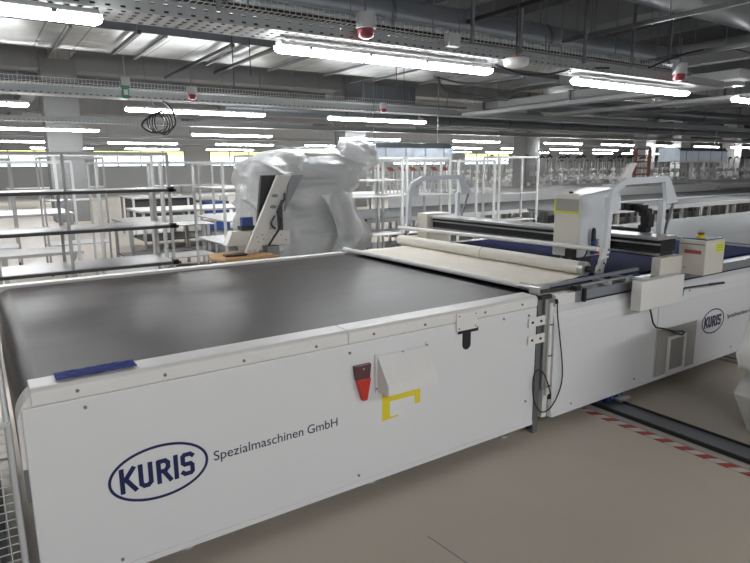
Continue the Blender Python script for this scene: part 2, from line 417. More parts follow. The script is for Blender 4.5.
# sloped metal hood on the front panel
hd = thing('sloped_guard_box', (1.72, YF-0.001, 0.56), 'small white sheet-metal box with sloping top screwed to the conveyor front above a yellow sticker', 'guard box')
MB().prism([(YF-0.001, 0.745), (YF-0.010, 0.745), (YF-0.105, 0.615), (YF-0.105, 0.565), (YF-0.001, 0.560)], 1.565, 1.875, 'yz').build('body', WHITE2, hd, bevel=0.003)
MB().box(1.553, 1.567, YF-0.010, YF-0.001, 0.555, 0.755).build('flange', WHITE2, hd)
MB().box(1.873, 1.885, YF-0.010, YF-0.001, 0.665, 0.765).build('flange', WHITE2, hd)
for x, z in ((1.557,0.58),(1.879,0.75),(1.72,0.742)):
    q = MB(); disc(x, YF-0.014, z, 0.005, 0.004, q); q.build('screw', GREYM, hd)
# yellow sticker remains (bracket shape)
ys = MB(); y0, y1 = YF-0.0014, YF-0.0002
ys.prism([(1.598,0.545),(1.645,0.545),(1.645,0.405),(1.70,0.403),(1.70,0.397),(1.598,0.390)], y0, y1)
ys.prism([(1.646,0.545),(1.842,0.545),(1.842,0.440),(1.808,0.436),(1.804,0.486),(1.646,0.486)], y0, y1)
tag(ys.build('warning_sticker', YEL), 'torn yellow sticker in a bracket shape on the white conveyor front', 'sticker')
# red holder
rh = thing('knife_holder', (1.475, YF-0.001, 0.62), 'red tapered plastic holder with dark top hanging on the conveyor front', 'holder')
MB().prism([(1.425,0.722),(1.522,0.722),(1.514,0.650),(1.434,0.650)], YF-0.022, YF-0.001).build('dark_flap', MAROON, rh, bevel=0.002)
MB().prism([(1.434,0.652),(1.516,0.652),(1.492,0.540),(1.468,0.540)], YF-0.030, YF-0.001).build('red_pouch', RED, rh, bevel=0.003)
q = MB(); disc(1.475, YF-0.025, 0.703, 0.005, 0.004, q); q.build('screw', ALU, rh)
# catch plate
cp = thing('catch_plate', (2.16, YF-0.002, 0.8), 'small white screwed catch plate over a black slot near the right end of the conveyor', 'plate')
MB().box(2.085, 2.235, YF-0.012, YF-0.004, 0.785, 0.885).build('plate', WHITE2, cp, bevel=0.002)
MB().box(2.10, 2.245, YF-0.009, YF-0.0035, 0.768, 0.79).build('backing', BLACK, cp)
MB().prism([(2.135,0.79),(2.135,0.70)] + [(2.165+0.03*math.cos(R(a)), 0.70+0.03*math.sin(R(a))) for a in range(200,341,20)] + [(2.195,0.70),(2.195,0.79)], YF-0.0034, YF-0.0004).build('slot', BLACK, cp)
for x, z in ((2.10,0.87),(2.22,0.87),(2.10,0.80),(2.22,0.80)):
    q = MB(); disc(x, YF-0.016, z, 0.004, 0.004, q); q.build('screw', GREYM, cp)

# ------------------------------------------------------------------ cutting machine (right)
XE = 13.0
C = thing('cutting_machine', (6.0, 3.5, 0), 'long white fabric cutting machine with dark blue bristle bed behind the gantry', 'cutting machine')
prof = [(YF, 0.08), (YF, 0.66), (YF+0.006, 0.715), (YF+0.018, 0.76), (YF+0.05, 0.795), (YF+0.10, 0.795), (YF+0.10, 0.77), (YF+0.03, 0.70), (YF+0.03, 0.08)]
p = MB().prism(prof, 2.905, XE, 'yz').build('front_panel', WHITE, C, bevel=0.003)
MB().box(2.91, XE, YF-0.005, YF-0.0005, 0.08, 0.105).build('bottom_flange', WHITE, C)
for x in (4.05, 6.9, 9.8):
    MB().box(x-0.002, x+0.002, YF-0.001, YF+0.0005, 0.1, 0.66).build('panel_joint', MGREY, C)
MB().box(2.905, XE, YB-0.03, YB, 0.08, 0.86).build('back_panel', WHITE, C)
MB().box(2.95, XE, YF+0.15, YB-0.15, 0.12, 0.5).build('machine_body', DARK, C)
g = MB(); g.prism([(YF+0.03,0.80),(YF+0.03,0.872),(YF+0.13,0.878),(YF+0.13,0.80)], 3.12, XE, 'yz'); g.build('guide_rail', GUIDE, C, bevel=0.003)
MB().box(2.93, 3.12, YF+0.025, YF+0.13, 0.80, 0.872).build('guide_block', WHITE2, C, bevel=0.003)
MB().box(3.24, XE, YF+0.022, YF+0.03, 0.80, 0.808).build('guide_lip', BLACK, C)
MB().box(2.88, 6.03, YF+0.132, YB-0.06, 0.80, 0.892).build('bristle_bed', BLUEBED, C)
MB().box(6.09, XE, YF+0.132, YB-0.06, 0.80, 0.915).build('takeoff_belt', TABG, C)
MB().box(6.03, 6.09, YF+0.132, YB-0.06, 0.80, 0.902).build('transfer_strip', GUIDE, C)
MB().box(2.9, XE, YB-0.06, YB+0.03, 0.80, 0.895).build('rail', WHITE2, C)
for x in (3.5, 4.9, 7.2, 9.5, 12):
    f = MB(); f.box(x-0.05, x+0.05, YF+0.16, YF+0.26, 0.02, 0.12); f.tube([(x,YF+0.21,0),(x,YF+0.21,0.03)], 0.05, 12); f.build('foot', BLUEF, C)
for x, z in ((3.1,.13),(3.8,.15),(5.2,.14),(4.45,.72),(3.9,.70)):
    q = MB(); disc(x, YF-0.006, z, 0.006, 0.005, q); q.build('screw', GREYM, C)
logo(C, 4.858, 0.418, 0.345, 0.205, YF-0.0020, '')
w1 = text('word', 'Spezialmaschinen', 5.08, YF-0.0006, 0.405, 0.052, TXT, C, sx=1.0)
text('word', 'GmbH', 5.08+w1.dimensions.x+0.018, YF-0.0006, 0.405, 0.052, TXT, C, sx=1.0)

# vent with plastic cover sheet
v = thing('ventilation_grille', (4.35, YF-0.001, 0.25), 'white framed air grille on a hazy plastic sheet at the foot of the cutting machine', 'grille')
HAZE = mat('hazy_sheet', (0.42, 0.41, 0.39), 0.25, var=0.1, vscale=5)
MB().box(4.06, 4.60, YF-0.005, YF-0.001, 0.107, 0.465).build('plastic_sheet', HAZE, v)
g = MB(); x0, x1, z0, z1 = 4.19, 4.43, 0.11, 0.40; t = 0.024
for bx in ((x0,x1,z0,z0+t),(x0,x1,z1-t,z1),(x0,x0+t,z0+t,z1-t),(x1-t,x1,z0+t,z1-t)): g.box(bx[0],bx[1],YF-0.024,YF-0.006,bx[2],bx[3])
g.build('frame', WHITE2, v, bevel=0.003)
g = MB(); g.box(x0+t, x1-t, YF-0.012, YF-0.008, z0+t, z1-t); g.build('mesh_backing', GSTICK, v)
g = MB()
for i in range(22): z = z0+t+0.005+i*0.0105; g.box(x0+t, x1-t, YF-0.015, YF-0.0125, z, z+0.004)
g.build('louvre', GSTICK, v)

# fabric web with its roll and front bar
f = MB(); nx, ny = 30, 60; vs = []; fs = []
ya, yb = YF+0.16, YB-0.1
for i in range(nx+1):
    for j in range(ny+1):
        x = 2.80 + 0.66*i/nx; y = ya + (yb-ya)*j/ny
        e = 0.0
        if i > nx*0.55 and j < 9: e = -(9-j)*0.0012*(i-nx*0.55)/8
        z = 0.918 + 0.005*noise.noise(Vector((x*5, y*3, 1.3))) + 0.003*noise.noise(Vector((x*14, y*9, 4)))
        yy = y + (0.06*((i/nx)**3) if j == 0 else 0)
        vs.append((x, yy, z))
for i in range(nx):
    for j in range(ny): a = i*(ny+1)+j; fs.append((a, a+ny+1, a+ny+2, a+1))
f.add(vs, fs, True)
fo = f.build('fabric_sheet', FABRIC); tag(fo, 'cream cloth sheet lying flat between the dark belt and the cloth roll', 'fabric')
sm = fo.modifiers.new('thick', 'SOLIDIFY'); sm.thickness = 0.004
fr_ = thing('fabric_roll', (3.46, 3.5, 0.965), 'long cream cloth roll lying across the cutting bed under the white arms', 'fabric roll')
MB().tube([(3.44,YF+0.19,0.966),(3.44,YB+0.02,0.966)], 0.047, 24).build('cloth', ROLL, fr_)
MB().tube([(3.44,YF+0.135,0.966),(3.44,YF+0.188,0.966)], 0.022, 16).build('core', BLACK, fr_)
MB().tube([(3.44,YF+0.188,0.966),(3.44,YF+0.235,0.966)], 0.0485, 24).build('end_band', STEEL, fr_)
MB().tube([(3.44,3.52,0.966),(3.44,3.526,0.966)], 0.0476, 24).build('band', GREYM, fr_)
ab = thing('tension_bar', (2.79, 3.5, 0.9), 'round white tension bar along the front edge of the cream cloth', 'bar')
MB().tube([(2.795,YF+0.17,0.925),(2.795,YB+0.02,0.925)], 0.019, 14).build('tube', WHITE2, ab)
MB().tube([(2.795,YF+0.10,0.925),(2.795,YF+0.19,0.925)], 0.023, 14).build('collar', STEEL, ab)
MB().box(2.765, 2.86, YF+0.015, YF+0.10, 0.893, 0.945).build('clamp', ALU, ab, bevel=0.004)
MB().box(2.775, 2.85, YF+0.008, YF+0.014, 0.905, 0.930).build('clamp_label', DARK, ab)
tag(MB().box(2.768, 2.90, YF+0.10, YB, 0.845, 0.884).build('transfer_plate', BLACK), 'narrow black plate in the gap between belt and cloth', 'plate')
# side guides beside the cloth near edge
sg = thing('edge_guide', (3.2, YF+0.09, 0.9), 'dark slim guide rods running beside the cloth at the near edge of the machine', 'guide')
MB().bar((2.87,YF+0.08,0.925),(3.93,YF+0.115,0.925), 0.022, 0.02).build('rod', GUIDE, sg)
MB().bar((2.87,YF+0.045,0.905),(3.86,YF+0.06,0.900), 0.018, 0.018).build('rod', DARK, sg)
MB().bar((3.15,YF+0.010,0.912),(3.72,YF+0.02,0.912), 0.012, 0.012).build('rod', ALU, sg)
for x in (3.10, 3.42, 3.62):
    MB().box(x, x+0.045, YF+0.0, YF+0.12, 0.882, 0.914).build('bracket', ALU if x > 3.2 else BLACK, sg, bevel=0.003)
tag(MB().box(3.185, 3.207, YF+0.004, YF+0.024, 0.80, 0.888).build('guide_stop', BLACK), 'small black block at the left end of the grey guide rail', 'block')

# arms (bridge brackets) that carry the roll and the cross bar
def arm(y, label, side):
    a = thing('carrier_arm', (3.6, y, 0.9), label, 'arm', 'white carrier arms of the cloth roll')
    t = 0.03
    outer = [(3.589,1.03),(3.617,1.444),(3.644,1.511),(3.785,1.576),(4.295,1.583),(4.345,1.552),(4.465,1.385),(4.315,1.372),(4.275,1.539),(3.791,1.528),(3.692,1.482),(3.73,1.447),(3.74,1.363),(3.649,1.353),(3.634,1.03)]
    m = MB().prism(outer, y-t/2, y+t/2, 'xz'); m.box(3.655, 3.735, y+t/2+0.001, y+0.055, 1.365, 1.445)
    m.build('arm_plate', COOLW, a)
    l = MB(); l.prism([(3.588,1.10),(3.634,1.10),(3.615,0.99),(3.55,0.985),(3.555,1.02)], y-0.012, y+0.012); l.build('lower_link', WHITE2, a, bevel=0.003)
    l = MB(); l.prism([(3.535,1.02),(3.59,1.03),(3.57,0.925),(3.48,0.92),(3.47,0.95)], y-0.028, y-0.012); l.build('roller_clamp', ALU, a, bevel=0.004)
    for x, z in ((3.608,1.09),(3.60,1.055),(3.565,1.0),(3.52,0.955)):
        q = MB(); disc(x, y-0.034, z, 0.007, 0.006, q); q.build('bolt', DARK, a)
    s = MB(); s.bar((4.275,y,1.40),(4.275,y,1.15), 0.04, 0.04); s.build('rear_post', COOLW, a)
    s = MB(); s.prism([(3.84,1.53),(3.965,1.675),(4.06,1.68),(4.0,1.60),(4.02,1.53)], y+0.09, y+0.11) if side == 0 else s.box(4.2,4.3,y-0.03,y+0.03,1.12,1.15); s.build('end_plate', WHITE2, a)
    s = MB(); s.bar((4.43,y,1.39),(4.33,y,1.15), 0.016, 0.016); s.build('strut', GREYM, a)
    return a
arm(2.50, 'white bent carrier arm nearest the camera, at the near end of the cloth roll', 0)
arm(4.78, 'white bent carrier arm at the far end of the cloth roll', 1)
rb = thing('cross_bar', (3.54, 3.6, 1.09), 'thin white round bar spanning between the two carrier arms above the cloth', 'bar')
MB().tube([(3.545,2.51,1.095),(3.50,4.79,1.075)], 0.017, 12).build('rod', WHITE2, rb)

# gantry beam
G = thing('gantry', (4.12, 3.6, 0.9), 'grey and black gantry beam crossing the blue cutting bed', 'gantry')
MB().box(4.02, 4.27, 2.36, 4.93, 1.13, 1.155).build('top_cover', STEEL, G, bevel=0.004)
MB().box(4.06, 4.25, 2.36, 4.93, 1.045, 1.128).build('beam', BLACK, G)
MB().box(4.03, 4.06, 2.36, 4.93, 1.095, 1.106).build('linear_rail', ALU, G)
MB().box(4.02, 4.06, 2.36, 4.93, 1.022, 1.034).build('lower_rail', ALU, G)
MB().box(4.061, 4.22, 2.36, 4.93, 1.005, 1.043).build('lower_beam', DARK, G)
MB().box(3.98, 4.30, 4.93, 5.10, 0.80, 1.18).build('end_block', CREAM, G, bevel=0.01)
MB().box(3.95, 4.235, 2.285, 2.355, 0.885, 1.02).build('near_carriage', CREAM, G, bevel=0.006)
# cover box at carriage foot
MB().box(3.62, 4.14, YF-0.12, YF-0.046, 0.695, 0.90).build('carriage_cover', WHITE2, G, bevel=0.004)
# energy chain
ch = MB(); pts = []
for i in range(4): pts.append((4.33, 3.2-i*0.14, 1.155))
for i, p in enumerate(pts): ch.box(4.29, 4.37, p[1]-0.06, p[1]+0.06, 1.12, 1.18)
for i in range(8):
    a = -PI/2 + PI*i/7; cy, cz = 2.74, 1.24; ch.box(4.29, 4.37, cy-0.10*math.cos(a)-0.035, cy-0.10*math.cos(a)+0.035, cz+0.10*math.sin(a)-0.03, cz+0.10*math.sin(a)+0.03)
for i in range(5): ch.box(4.29, 4.37, 2.77+i*0.09-0.04, 2.77+i*0.09+0.04, 1.31, 1.37)
for i in range(5): ch.box(4.02+i*0.06, 4.07+i*0.06, 2.98, 3.04, 1.30, 1.37)
ch.build('cable_chain', BLACK, G, bevel=0.008)
# control box
REDL = mat('faded_red_label', (0.42, 0.10, 0.09), 0.5)
CB = thing('control_box', (4.45, 2.25, 0.9), 'cream control box with yellow label and button at the right end of the gantry', 'control box')
MB().box(4.24, 4.505, 2.13, 2.325, 0.885, 1.135).build('housing', CREAM, CB, bevel=0.006)
MB().box(4.26, 4.49, 2.14, 2.315, 1.134, 1.142).build('top_panel', BLUEF, CB)
MB().box(4.375, 4.49, 2.1285, 2.1305, 1.04, 1.11).build('yellow_label', YELL2, CB)
for k in range(3): MB().box(4.39, 4.475, 2.127, 2.1285, 1.055+k*0.017, 1.059+k*0.017).build('label_line', MGREY, CB)
MB().box(4.2375, 4.2395, 2.16, 2.28, 1.035, 1.062).build('red_label', REDL, CB)
MB().box(4.2375, 4.2395, 2.19, 2.25, 1.065, 1.085).build('white_label', POSTER, CB)
MB().box(4.2375, 4.2395, 2.14, 2.315, 1.10, 1.108).build('brand_strip', MGREY, CB)
q = MB(); disc(4.2365, 2.27, 0.93, 0.006, 0.004, q, 'x'); q.build('screw', GREYM, CB)
e = MB(); e.tube([(4.33,2.22,1.142),(4.33,2.22,1.165)], 0.028, 16); eb = e.build('button_collar', YEL, CB)
MB().tube([(4.33,2.22,1.165),(4.33,2.22,1.178),(4.33,2.22,1.183)], [0.02,0.024,0.016], 16).build('emergency_button', mat('button_brown', (0.22, 0.07, 0.02), 0.4), eb)
# cutting head
HEADC = mat('pale_cream_paint', (0.72, 0.69, 0.62), 0.4, var=0.03)
CH = thing('cutting_unit', (3.8, 2.9, 1.0), 'tall cream and white cutting unit with grey and yellow sticker riding on the gantry', 'cutting unit')
MB().prism([(2.735,1.0),(2.735,1.445),(2.76,1.465),(2.93,1.46),(2.955,1.43),(2.965,1.0)], 3.62, 3.636, 'yz').build('front_cover', HEADC, CH, bevel=0.006)
MB().prism([(3.638,1.0),(3.638,1.455),(3.78,1.468),(4.015,1.50),(4.015,1.0)], 2.735, 2.975, 'xz').build('housing', COOLW, CH, bevel=0.006)
MB().box(3.615, 3.6195, 2.745, 2.945, 1.335, 1.425).build('grey_label', GSTICK, CH)
MB().box(3.6155, 3.6198, 2.74, 2.955, 1.318, 1.335).build('yellow_border', YELL2, CH)
MB().box(3.6155, 3.6198, 2.945, 2.962, 1.318, 1.425).build('yellow_border', YELL2, CH)
q = MB(); q.tube([(3.70,2.88,1.462),(3.70,2.88,1.476)], 0.016, 12); q.build('cap', BLACK, CH)
MB().box(3.60, 3.62, 2.745, 2.83, 1.00, 1.06).build('cutout', BLACK, CH)
m = MB(); m.box(3.66, 3.82, 2.76, 2.95, 0.94, 1.0); m.build('tool_base', DARK, CH)
for i, y in enumerate((2.76, 2.82, 2.90)):
    m = MB(); m.tube([(3.66,y,1.0),(3.66,y,0.91)], 0.014, 10); m.tube([(3.66,y,0.93),(3.66,y,0.90)], 0.022, 10); m.build('tool', GREYM if i else DARK, CH)
m = MB(); m.tube([(3.75,2.70,1.02),(3.75,2.70,1.12)], 0.017, 10); sv = m.build('valve', BLUEB, CH)
m = MB(); m.tube([(3.75,2.70,1.12),(3.75,2.70,1.20),(3.75,2.70,1.215)], [0.018,0.016,0.008], 10); m.build('valve_cap', BLACK, sv)
m = MB(); m.tube([(3.80,2.70,1.02),(3.80,2.70,1.08)], 0.018, 10); sv = m.build('valve', RED, CH)
m = MB(); m.tube([(3.80,2.70,1.08),(3.80,2.70,1.13)], 0.014, 10); m.build('valve_cap', LGREY, sv)
m = MB(); m.tube([(3.70,2.71,1.06),(3.66,2.69,1.03),(3.64,2.71,0.98),(3.66,2.74,0.94)], 0.006, 6); m.build('hose', BLACK, CH)
# cranked wire hooks left and right of the carriage cover
hk = MB(); hk.tube([(4.13,YF-0.06,0.712),(4.235,YF-0.06,0.712),(4.245,YF-0.06,0.718),(4.25,YF-0.06,0.765),(4.27,YF-0.06,0.772),(4.62,YF-0.06,0.757)], 0.007, 8)
hk.tube([(4.62,YF-0.06,0.757),(4.84,YF-0.06,0.745)], 0.010, 8)
tag(hk.build('crank_rod', DARK), 'black cranked rod pointing right beside the white carriage cover', 'rod')
hk = MB(); hk.tube([(3.80,YF-0.05,0.70),(3.86,YF-0.05,0.66),(3.905,YF-0.05,0.56),(3.95,YF-0.05,0.52),(4.09,YF-0.05,0.485),(4.24,YF-0.05,0.425),(4.31,YF-0.05,0.405),(4.345,YF-0.05,0.42),(4.31,YF-0.05,0.436),(4.2,YF-0.05,0.45),(4.10,YF-0.05,0.482)], 0.0065, 8)
tag(hk.build('looped_rod', DARK), 'black bent rod ending in a long loop hanging above the air grille', 'rod')

# junction post with profile, brackets, cable
J = thing('connector_post', (2.85, YF+0.02, 0), 'upright aluminium profile post in the gap between the two white machines', 'post')
MB().box(2.765, 2.805, YF+0.02, YF+0.07, 0.0, 0.865).build('profile', GREYM, J, bevel=0.003)
MB().box(2.815, 2.845, YF+0.005, YF+0.05, 0.28, 0.865).build('profile', ALU, J, bevel=0.003)
MB().box(2.742, 2.764, YF+0.03, YF+0.08, 0.03, 0.86).build('dark_strip', BLACK, J)
MB().box(2.80, 2.816, YF+0.03, YF+0.05, 0.03, 0.86).build('dark_strip', BLACK, J)
MB().box(2.854, 2.90, YF+0.03, YF+0.08, 0.08, 0.80).build('filler_plate', WHITE2, J)
MB().tube([(2.865,YF+0.005,0.24),(2.865,YF+0.005,0.84)], 0.014, 10).build('conduit', WHITE2, J)
for z in (0.715, 0.605):
    bq = MB(); bq.box(2.655, 2.80, YF-0.012, YF-0.006, z, z+0.058); bq.box(2.795, 2.801, YF-0.012, YF+0.02, z, z+0.058); o = bq.build('angle_bracket', WHITE2, J, bevel=0.002)
    for x in (2.685, 2.76):
        q = MB(); disc(x, YF-0.017, z+0.029, 0.008, 0.005, q); q.build('bolt', DARK, o)
MB().box(2.775, 2.87, YF-0.0, YF+0.06, 0.866, 0.892).build('top_block', DARK, J, bevel=0.004)
for z in (0.30, 0.50, 0.70): MB().box(2.85, 2.88, YF-0.012, YF-0.004, z, z+0.006).build('cable_tie', BLACK, J)
q = MB(); q.tube([(2.87,YF-0.012,0.25),(2.87,YF-0.012,0.22)], 0.012, 8); q.build('plug', BLACK, J)
def smooth_path(pts, n=6):
    out = []
    P = [Vector(p) for p in pts]
    for i in range(len(P)-1):
        p0 = P[max(i-1,0)]; p1 = P[i]; p2 = P[i+1]; p3 = P[min(i+2,len(P)-1)]
        for k in range(n):
            t = k/n
            out.append(0.5*((2*p1)+(-p0+p2)*t+(2*p0-5*p1+4*p2-p3)*t*t+(-p0+3*p1-3*p2+p3)*t**3))
    out.append(P[-1]); return out
cb = MB(); yc = YF-0.02
cb.tube(smooth_path([(2.89,yc,0.86),(2.90,yc,0.76),(2.935,yc,0.60),(2.97,yc,0.42),(2.97,yc,0.30),(2.92,yc,0.20),(2.85,yc,0.15),(2.78,yc,0.16),(2.72,yc,0.24),(2.70,yc,0.36),(2.72,yc,0.43),(2.77,yc,0.43),(2.82,yc-0.005,0.36),(2.86,yc-0.01,0.26)]), 0.0042, 6)
cb.tube([(2.886,yc+0.004,0.86),(2.892,yc+0.004,0.835)], 0.010, 8)
tag(cb.build('cable', BLACK), 'thin black cable looping down the gap between the two machines', 'cable')

# floor rail with hazard tape
FR = thing('floor_rail', (3.5, 0, 0), 'black and grey floor rail running from under the machine towards the camera', 'rail')
MB().box(3.45, 3.62, -3.0, 3.4, 0.0, 0.022).build('channel', GREYM, FR)
MB().box(3.435, 3.45, -3.0, 3.4, 0.0, 0.034).build('edge_strip', BLACK, FR)
MB().box(3.62, 3.635, -3.0, 3.4, 0.0, 0.034).build('edge_strip', BLACK, FR)
MB().box(3.38, 3.434, -3.0, 3.4, 0.0, 0.010).build('ramp_strip', LINEW, FR)
tag(MB().box(3.313, 3.376, -3.0, 2.42, 0.0005, 0.004).build('hazard_tape', TAPE), 'red and white striped tape on the floor along the rail', 'tape')
bf = thing('rail_carriage', (3.62, 2.42, 0), 'dark blue carriage block sitting on the floor rail under the machine', 'carriage')
MB().box(3.50, 3.68, 2.33, 2.62, 0.036, 0.078).build('block', BLUEF, bf, bevel=0.006)
MB().box(3.58, 3.70, 2.28, 2.33, 0.036, 0.06).build('end_stop', ALU, bf, bevel=0.004)
for x in (3.55, 3.63):
    q = MB(); disc(x, 2.322, 0.066, 0.008, 0.007, q); q.build('bolt', ALU, bf)
FR2 = thing('narrow_floor_rail', (5.25, 0, 0), 'narrow pale floor rail further right, partly hidden by the wrapped bundle', 'rail')
MB().box(5.2, 5.27, -3.0, 3.2, 0.0, 0.018).build('channel', LINEW, FR2)
MB().box(5.275, 5.29, -3.0, 3.2, 0.0, 0.02).build('edge_strip', DARK, FR2)
# block under the machine by second rail
tag(MB().box(5.15, 5.5, 2.45, 2.8, 0.02, 0.079).build('rail_block', BLACK), 'black block over the narrow rail under the cutting machine', 'block')
# floor joints
k += 1
for i, (a, b2) in enumerate((((1.6,-3.0),(3.3,3.0)),)):
    pass
struct(MB().bar((1.55,1.9,0.0003),(1.95,-3,0.0003), 0.006, 0.0006).build('trim_%d' % (k+1), MGREY)); k += 1

# wrapped bundle at the right edge
W = thing('wrapped_crate', (4.2, 1.35, 0), 'white crate with a crumpled white sheet over it at the right edge of the picture', 'crate')
m = MB(); vs = []; lv = [(0.0,3.93),(0.30,3.69),(0.50,3.93)]
# tapered bin: widens to z .30 then slopes back
for z, x in ((0.0,3.90),(0.31,3.66),(0.47,3.84)): vs += [(x,1.10,z),(4.6,1.10,z),(4.6,1.6,z),(x,1.6,z)]
m.add(vs, [(3,2,1,0)] + [(a+b2, a+(b2+1) % 4, a+4+(b2+1) % 4, a+4+b2) for a in (0,4) for b2 in range(4)] + [(8,9,10,11)])
m.build('box', PAPER, W, bevel=0.01)
m = MB(); vs = []; fs = []; n = 28; L = 12
for i in range(L+1):
    z = 0.475 + 0.41*i/L; t = i/L
    rx = 0.53 + 0.05*math.sin(t*PI) - 0.05*t**3; ry = 0.28*(1 - 0.25*t**4)
    if i == L: rx *= 0.8; ry *= 0.75
    for j in range(n):
        th = 2*PI*j/n; cx, cy = 4.13, 1.34
        q = 1 + 0.10*noise.noise(Vector((math.cos(th)*2, math.sin(th)*2, z*5))) + 0.05*noise.noise(Vector((math.cos(th)*6, math.sin(th)*6, z*11)))
        c_, s_ = math.cos(th), math.sin(th); e = 0.4
        vs.append((cx+rx*q*abs(c_)**e*(1 if c_ > 0 else -1), cy+ry*q*abs(s_)**e*(1 if s_ > 0 else -1), z+0.01*math.sin(5*th)))
for i in range(L):
    for j in range(n): fs.append((i*n+j, i*n+(j+1) % n, (i+1)*n+(j+1) % n, (i+1)*n+j))
fs.append(tuple(range(L*n, L*n+n))); fs.append(tuple(range(n-1,-1,-1)))
m.add(vs, fs, True); m.build('crumpled_sheet', PAPER, W)

# mesh cage trolley at left edge
K = thing('wire_mesh_cart', (-0.5, 3.0, 0), 'white wire mesh cart at the left end of the conveyor, black rollers inside', 'cart')
t = 0.018
fr = MB()
X0, X1, Y0, Y1, ZT = -1.1, 0.006, 2.37, 3.7, 0.775
for z in (ZT, 0.08):
    fr.tube([(X0,Y0,z),(X1,Y0,z)], t/1.6, 8); fr.tube([(X0,Y1,z),(X1,Y1,z)], t/1.6, 8); fr.tube([(X0,Y0,z),(X0,Y1,z)], t/1.6, 8); fr.tube([(X1,Y0,z),(X1,Y1,z)], t/1.6, 8)
for x in (X0, X1):
    for y in (Y0, Y1): fr.tube([(x,y,0.05),(x,y,ZT+0.005)], t/1.5, 8)
fr.build('frame', FRAME, K)
w = MB(); n = 21
for i in range(n): z = 0.08 + (ZT-0.08)*i/n; w.tube([(X0,Y0,z),(X1,Y0,z)], 0.0022, 5, caps=False)
n = 28
for i in range(n): x = X0 + (X1-X0)*i/n; w.tube([(x,Y0-0.002,0.08),(x,Y0-0.002,ZT)], 0.0022, 5, caps=False)
w.build('wire_mesh', FRAME, K)
for (x, y) in ((X0,Y0),(X1,Y0),(X0,Y1),(X1,Y1)):
    q = MB(); q.tube([(x-0.012,y,0.025),(x+0.012,y,0.025)], 0.025, 12); q.build('castor', BLACK, K)
for i, (x, z) in enumerate(((-0.12,0.60),(-0.28,0.45),(-0.15,0.28))):
    q = MB(); q.tube([(x,2.5,z),(x,3.6,z)], 0.07, 16); q.build('roller', BLACK, K)
q = MB(); q.box(-0.95, -0.05, 2.46, 3.6, 0.095, 0.13); q.build('tray', DARK, K)

# ------------------------------------------------------------------ covered sewing machine behind the belt
M = thing('covered_machine', (2.8, 5.6, 0), 'tall machine draped in milky plastic film behind the conveyor', 'machine')
secs = [(0.60,2.36,3.36,.30),(0.80,2.30,3.38,.36),(0.93,2.24,3.50,.38),(1.05,2.22,3.46,.38),(1.20,2.22,3.38,.38),(1.40,2.22,3.36,.38),(1.52,2.23,3.44,.38),(1.64,2.24,3.50,.37),(1.71,2.27,3.52,.35),(1.78,2.38,3.50,.30),(1.83,2.55,3.40,.24),(1.87,2.75,3.15,.12)]
m = MB(); vs = []; fs = []; n = 150; levels = 110
def lerp_sec(z):
    for a, b2 in zip(secs, secs[1:]):
        if a[0] <= z <= b2[0]:
            t = (z-a[0])/(b2[0]-a[0]); t = t*t*(3-2*t) if False else t
            return [a[i]+(b2[i]-a[i])*t for i in (1,2,3)]
    return list(secs[-1][1:])
for i in range(levels+1):
    z = 0.60 + (1.885-0.60)*i/levels
    xl, xr, hy = lerp_sec(z)
    for j in range(n):
        th = 2*PI*j/n; c_, s_ = math.cos(th), math.sin(th); e = 0.35
        ux = abs(c_)**e*(1 if c_ > 0 else -1); uy = abs(s_)**e*(1 if s_ > 0 else -1)
        x = (xl+xr)/2 + (xr-xl)/2*ux; y = 5.68 + hy*uy
        # folds: diagonal ridged noise
        f1 = abs(noise.noise(Vector((x*3.2+z*2.2, y*3, z*1.3)))) ; f2 = abs(noise.noise(Vector((x*8-z*4, y*7, z*4+3))))
        f3 = 1-abs(noise.noise(Vector((x*2.1+z*3.5+5, y*2, z*0.9-x*1.2))))*2.2; d = 0.13*f1 + 0.03*f2 + 0.07*max(0, f3)**4 - 0.05
        nx_, ny_ = ux, uy; l = math.hypot(nx_, ny_) or 1
        vs.append((x + d*nx_/l*0.6, y - 0.0 + d*ny_/l, z + 0.03*noise.noise(Vector((x*4, y*4, 9)))*(1 if i > levels*0.8 else 0)))
for i in range(levels):
    for j in range(n): fs.append((i*n+j, i*n+(j+1) % n, (i+1)*n+(j+1) % n, (i+1)*n+j))
fs.append(tuple(range(levels*n, levels*n+n)))
m.add(vs, fs, True); m.build('plastic_film', PLAST, M)
# puffed top right lobe and hanging flap
m = MB(); vs = []; fs = []; nu, nv = 56, 36
for i in range(nv+1):
    ph = PI*i/nv
    for j in range(nu):
        th = 2*PI*j/nu; d = Vector((math.sin(ph)*math.cos(th), math.sin(ph)*math.sin(th), math.cos(ph)))
        q = 1 + 0.25*noise.noise(d*2.2) + 0.18*abs(noise.noise(d*3.5))
        p = Vector((d.x*0.24*q, d.y*0.16*q, d.z*0.16*q)); p = Matrix.Rotation(R(12), 3, 'Y') @ p
        vs.append(tuple(p + Vector((3.48, 5.50, 1.81))))
for i in range(nv):
    for j in range(nu): fs.append((i*nu+j, i*nu+(j+1) % nu, (i+1)*nu+(j+1) % nu, (i+1)*nu+j))
m.add(vs, fs, True); m.build('film_lobe', PLAST, M)
m = MB(); vs = []; fs = []; nu, nv = 20, 24
A = [(3.14,1.42),(3.22,1.42),(3.30,1.25),(3.49,0.98),(3.38,0.84),(3.12,0.74)]
B = [(2.86,1.40),(2.90,1.30),(3.0,1.10),(3.03,0.98),(2.99,0.86),(2.92,0.74)]
def pl(P, t):
    f_ = t*(len(P)-1); i = min(int(f_), len(P)-2); u = f_-i; return (P[i][0]+(P[i+1][0]-P[i][0])*u, P[i][1]+(P[i+1][1]-P[i][1])*u)
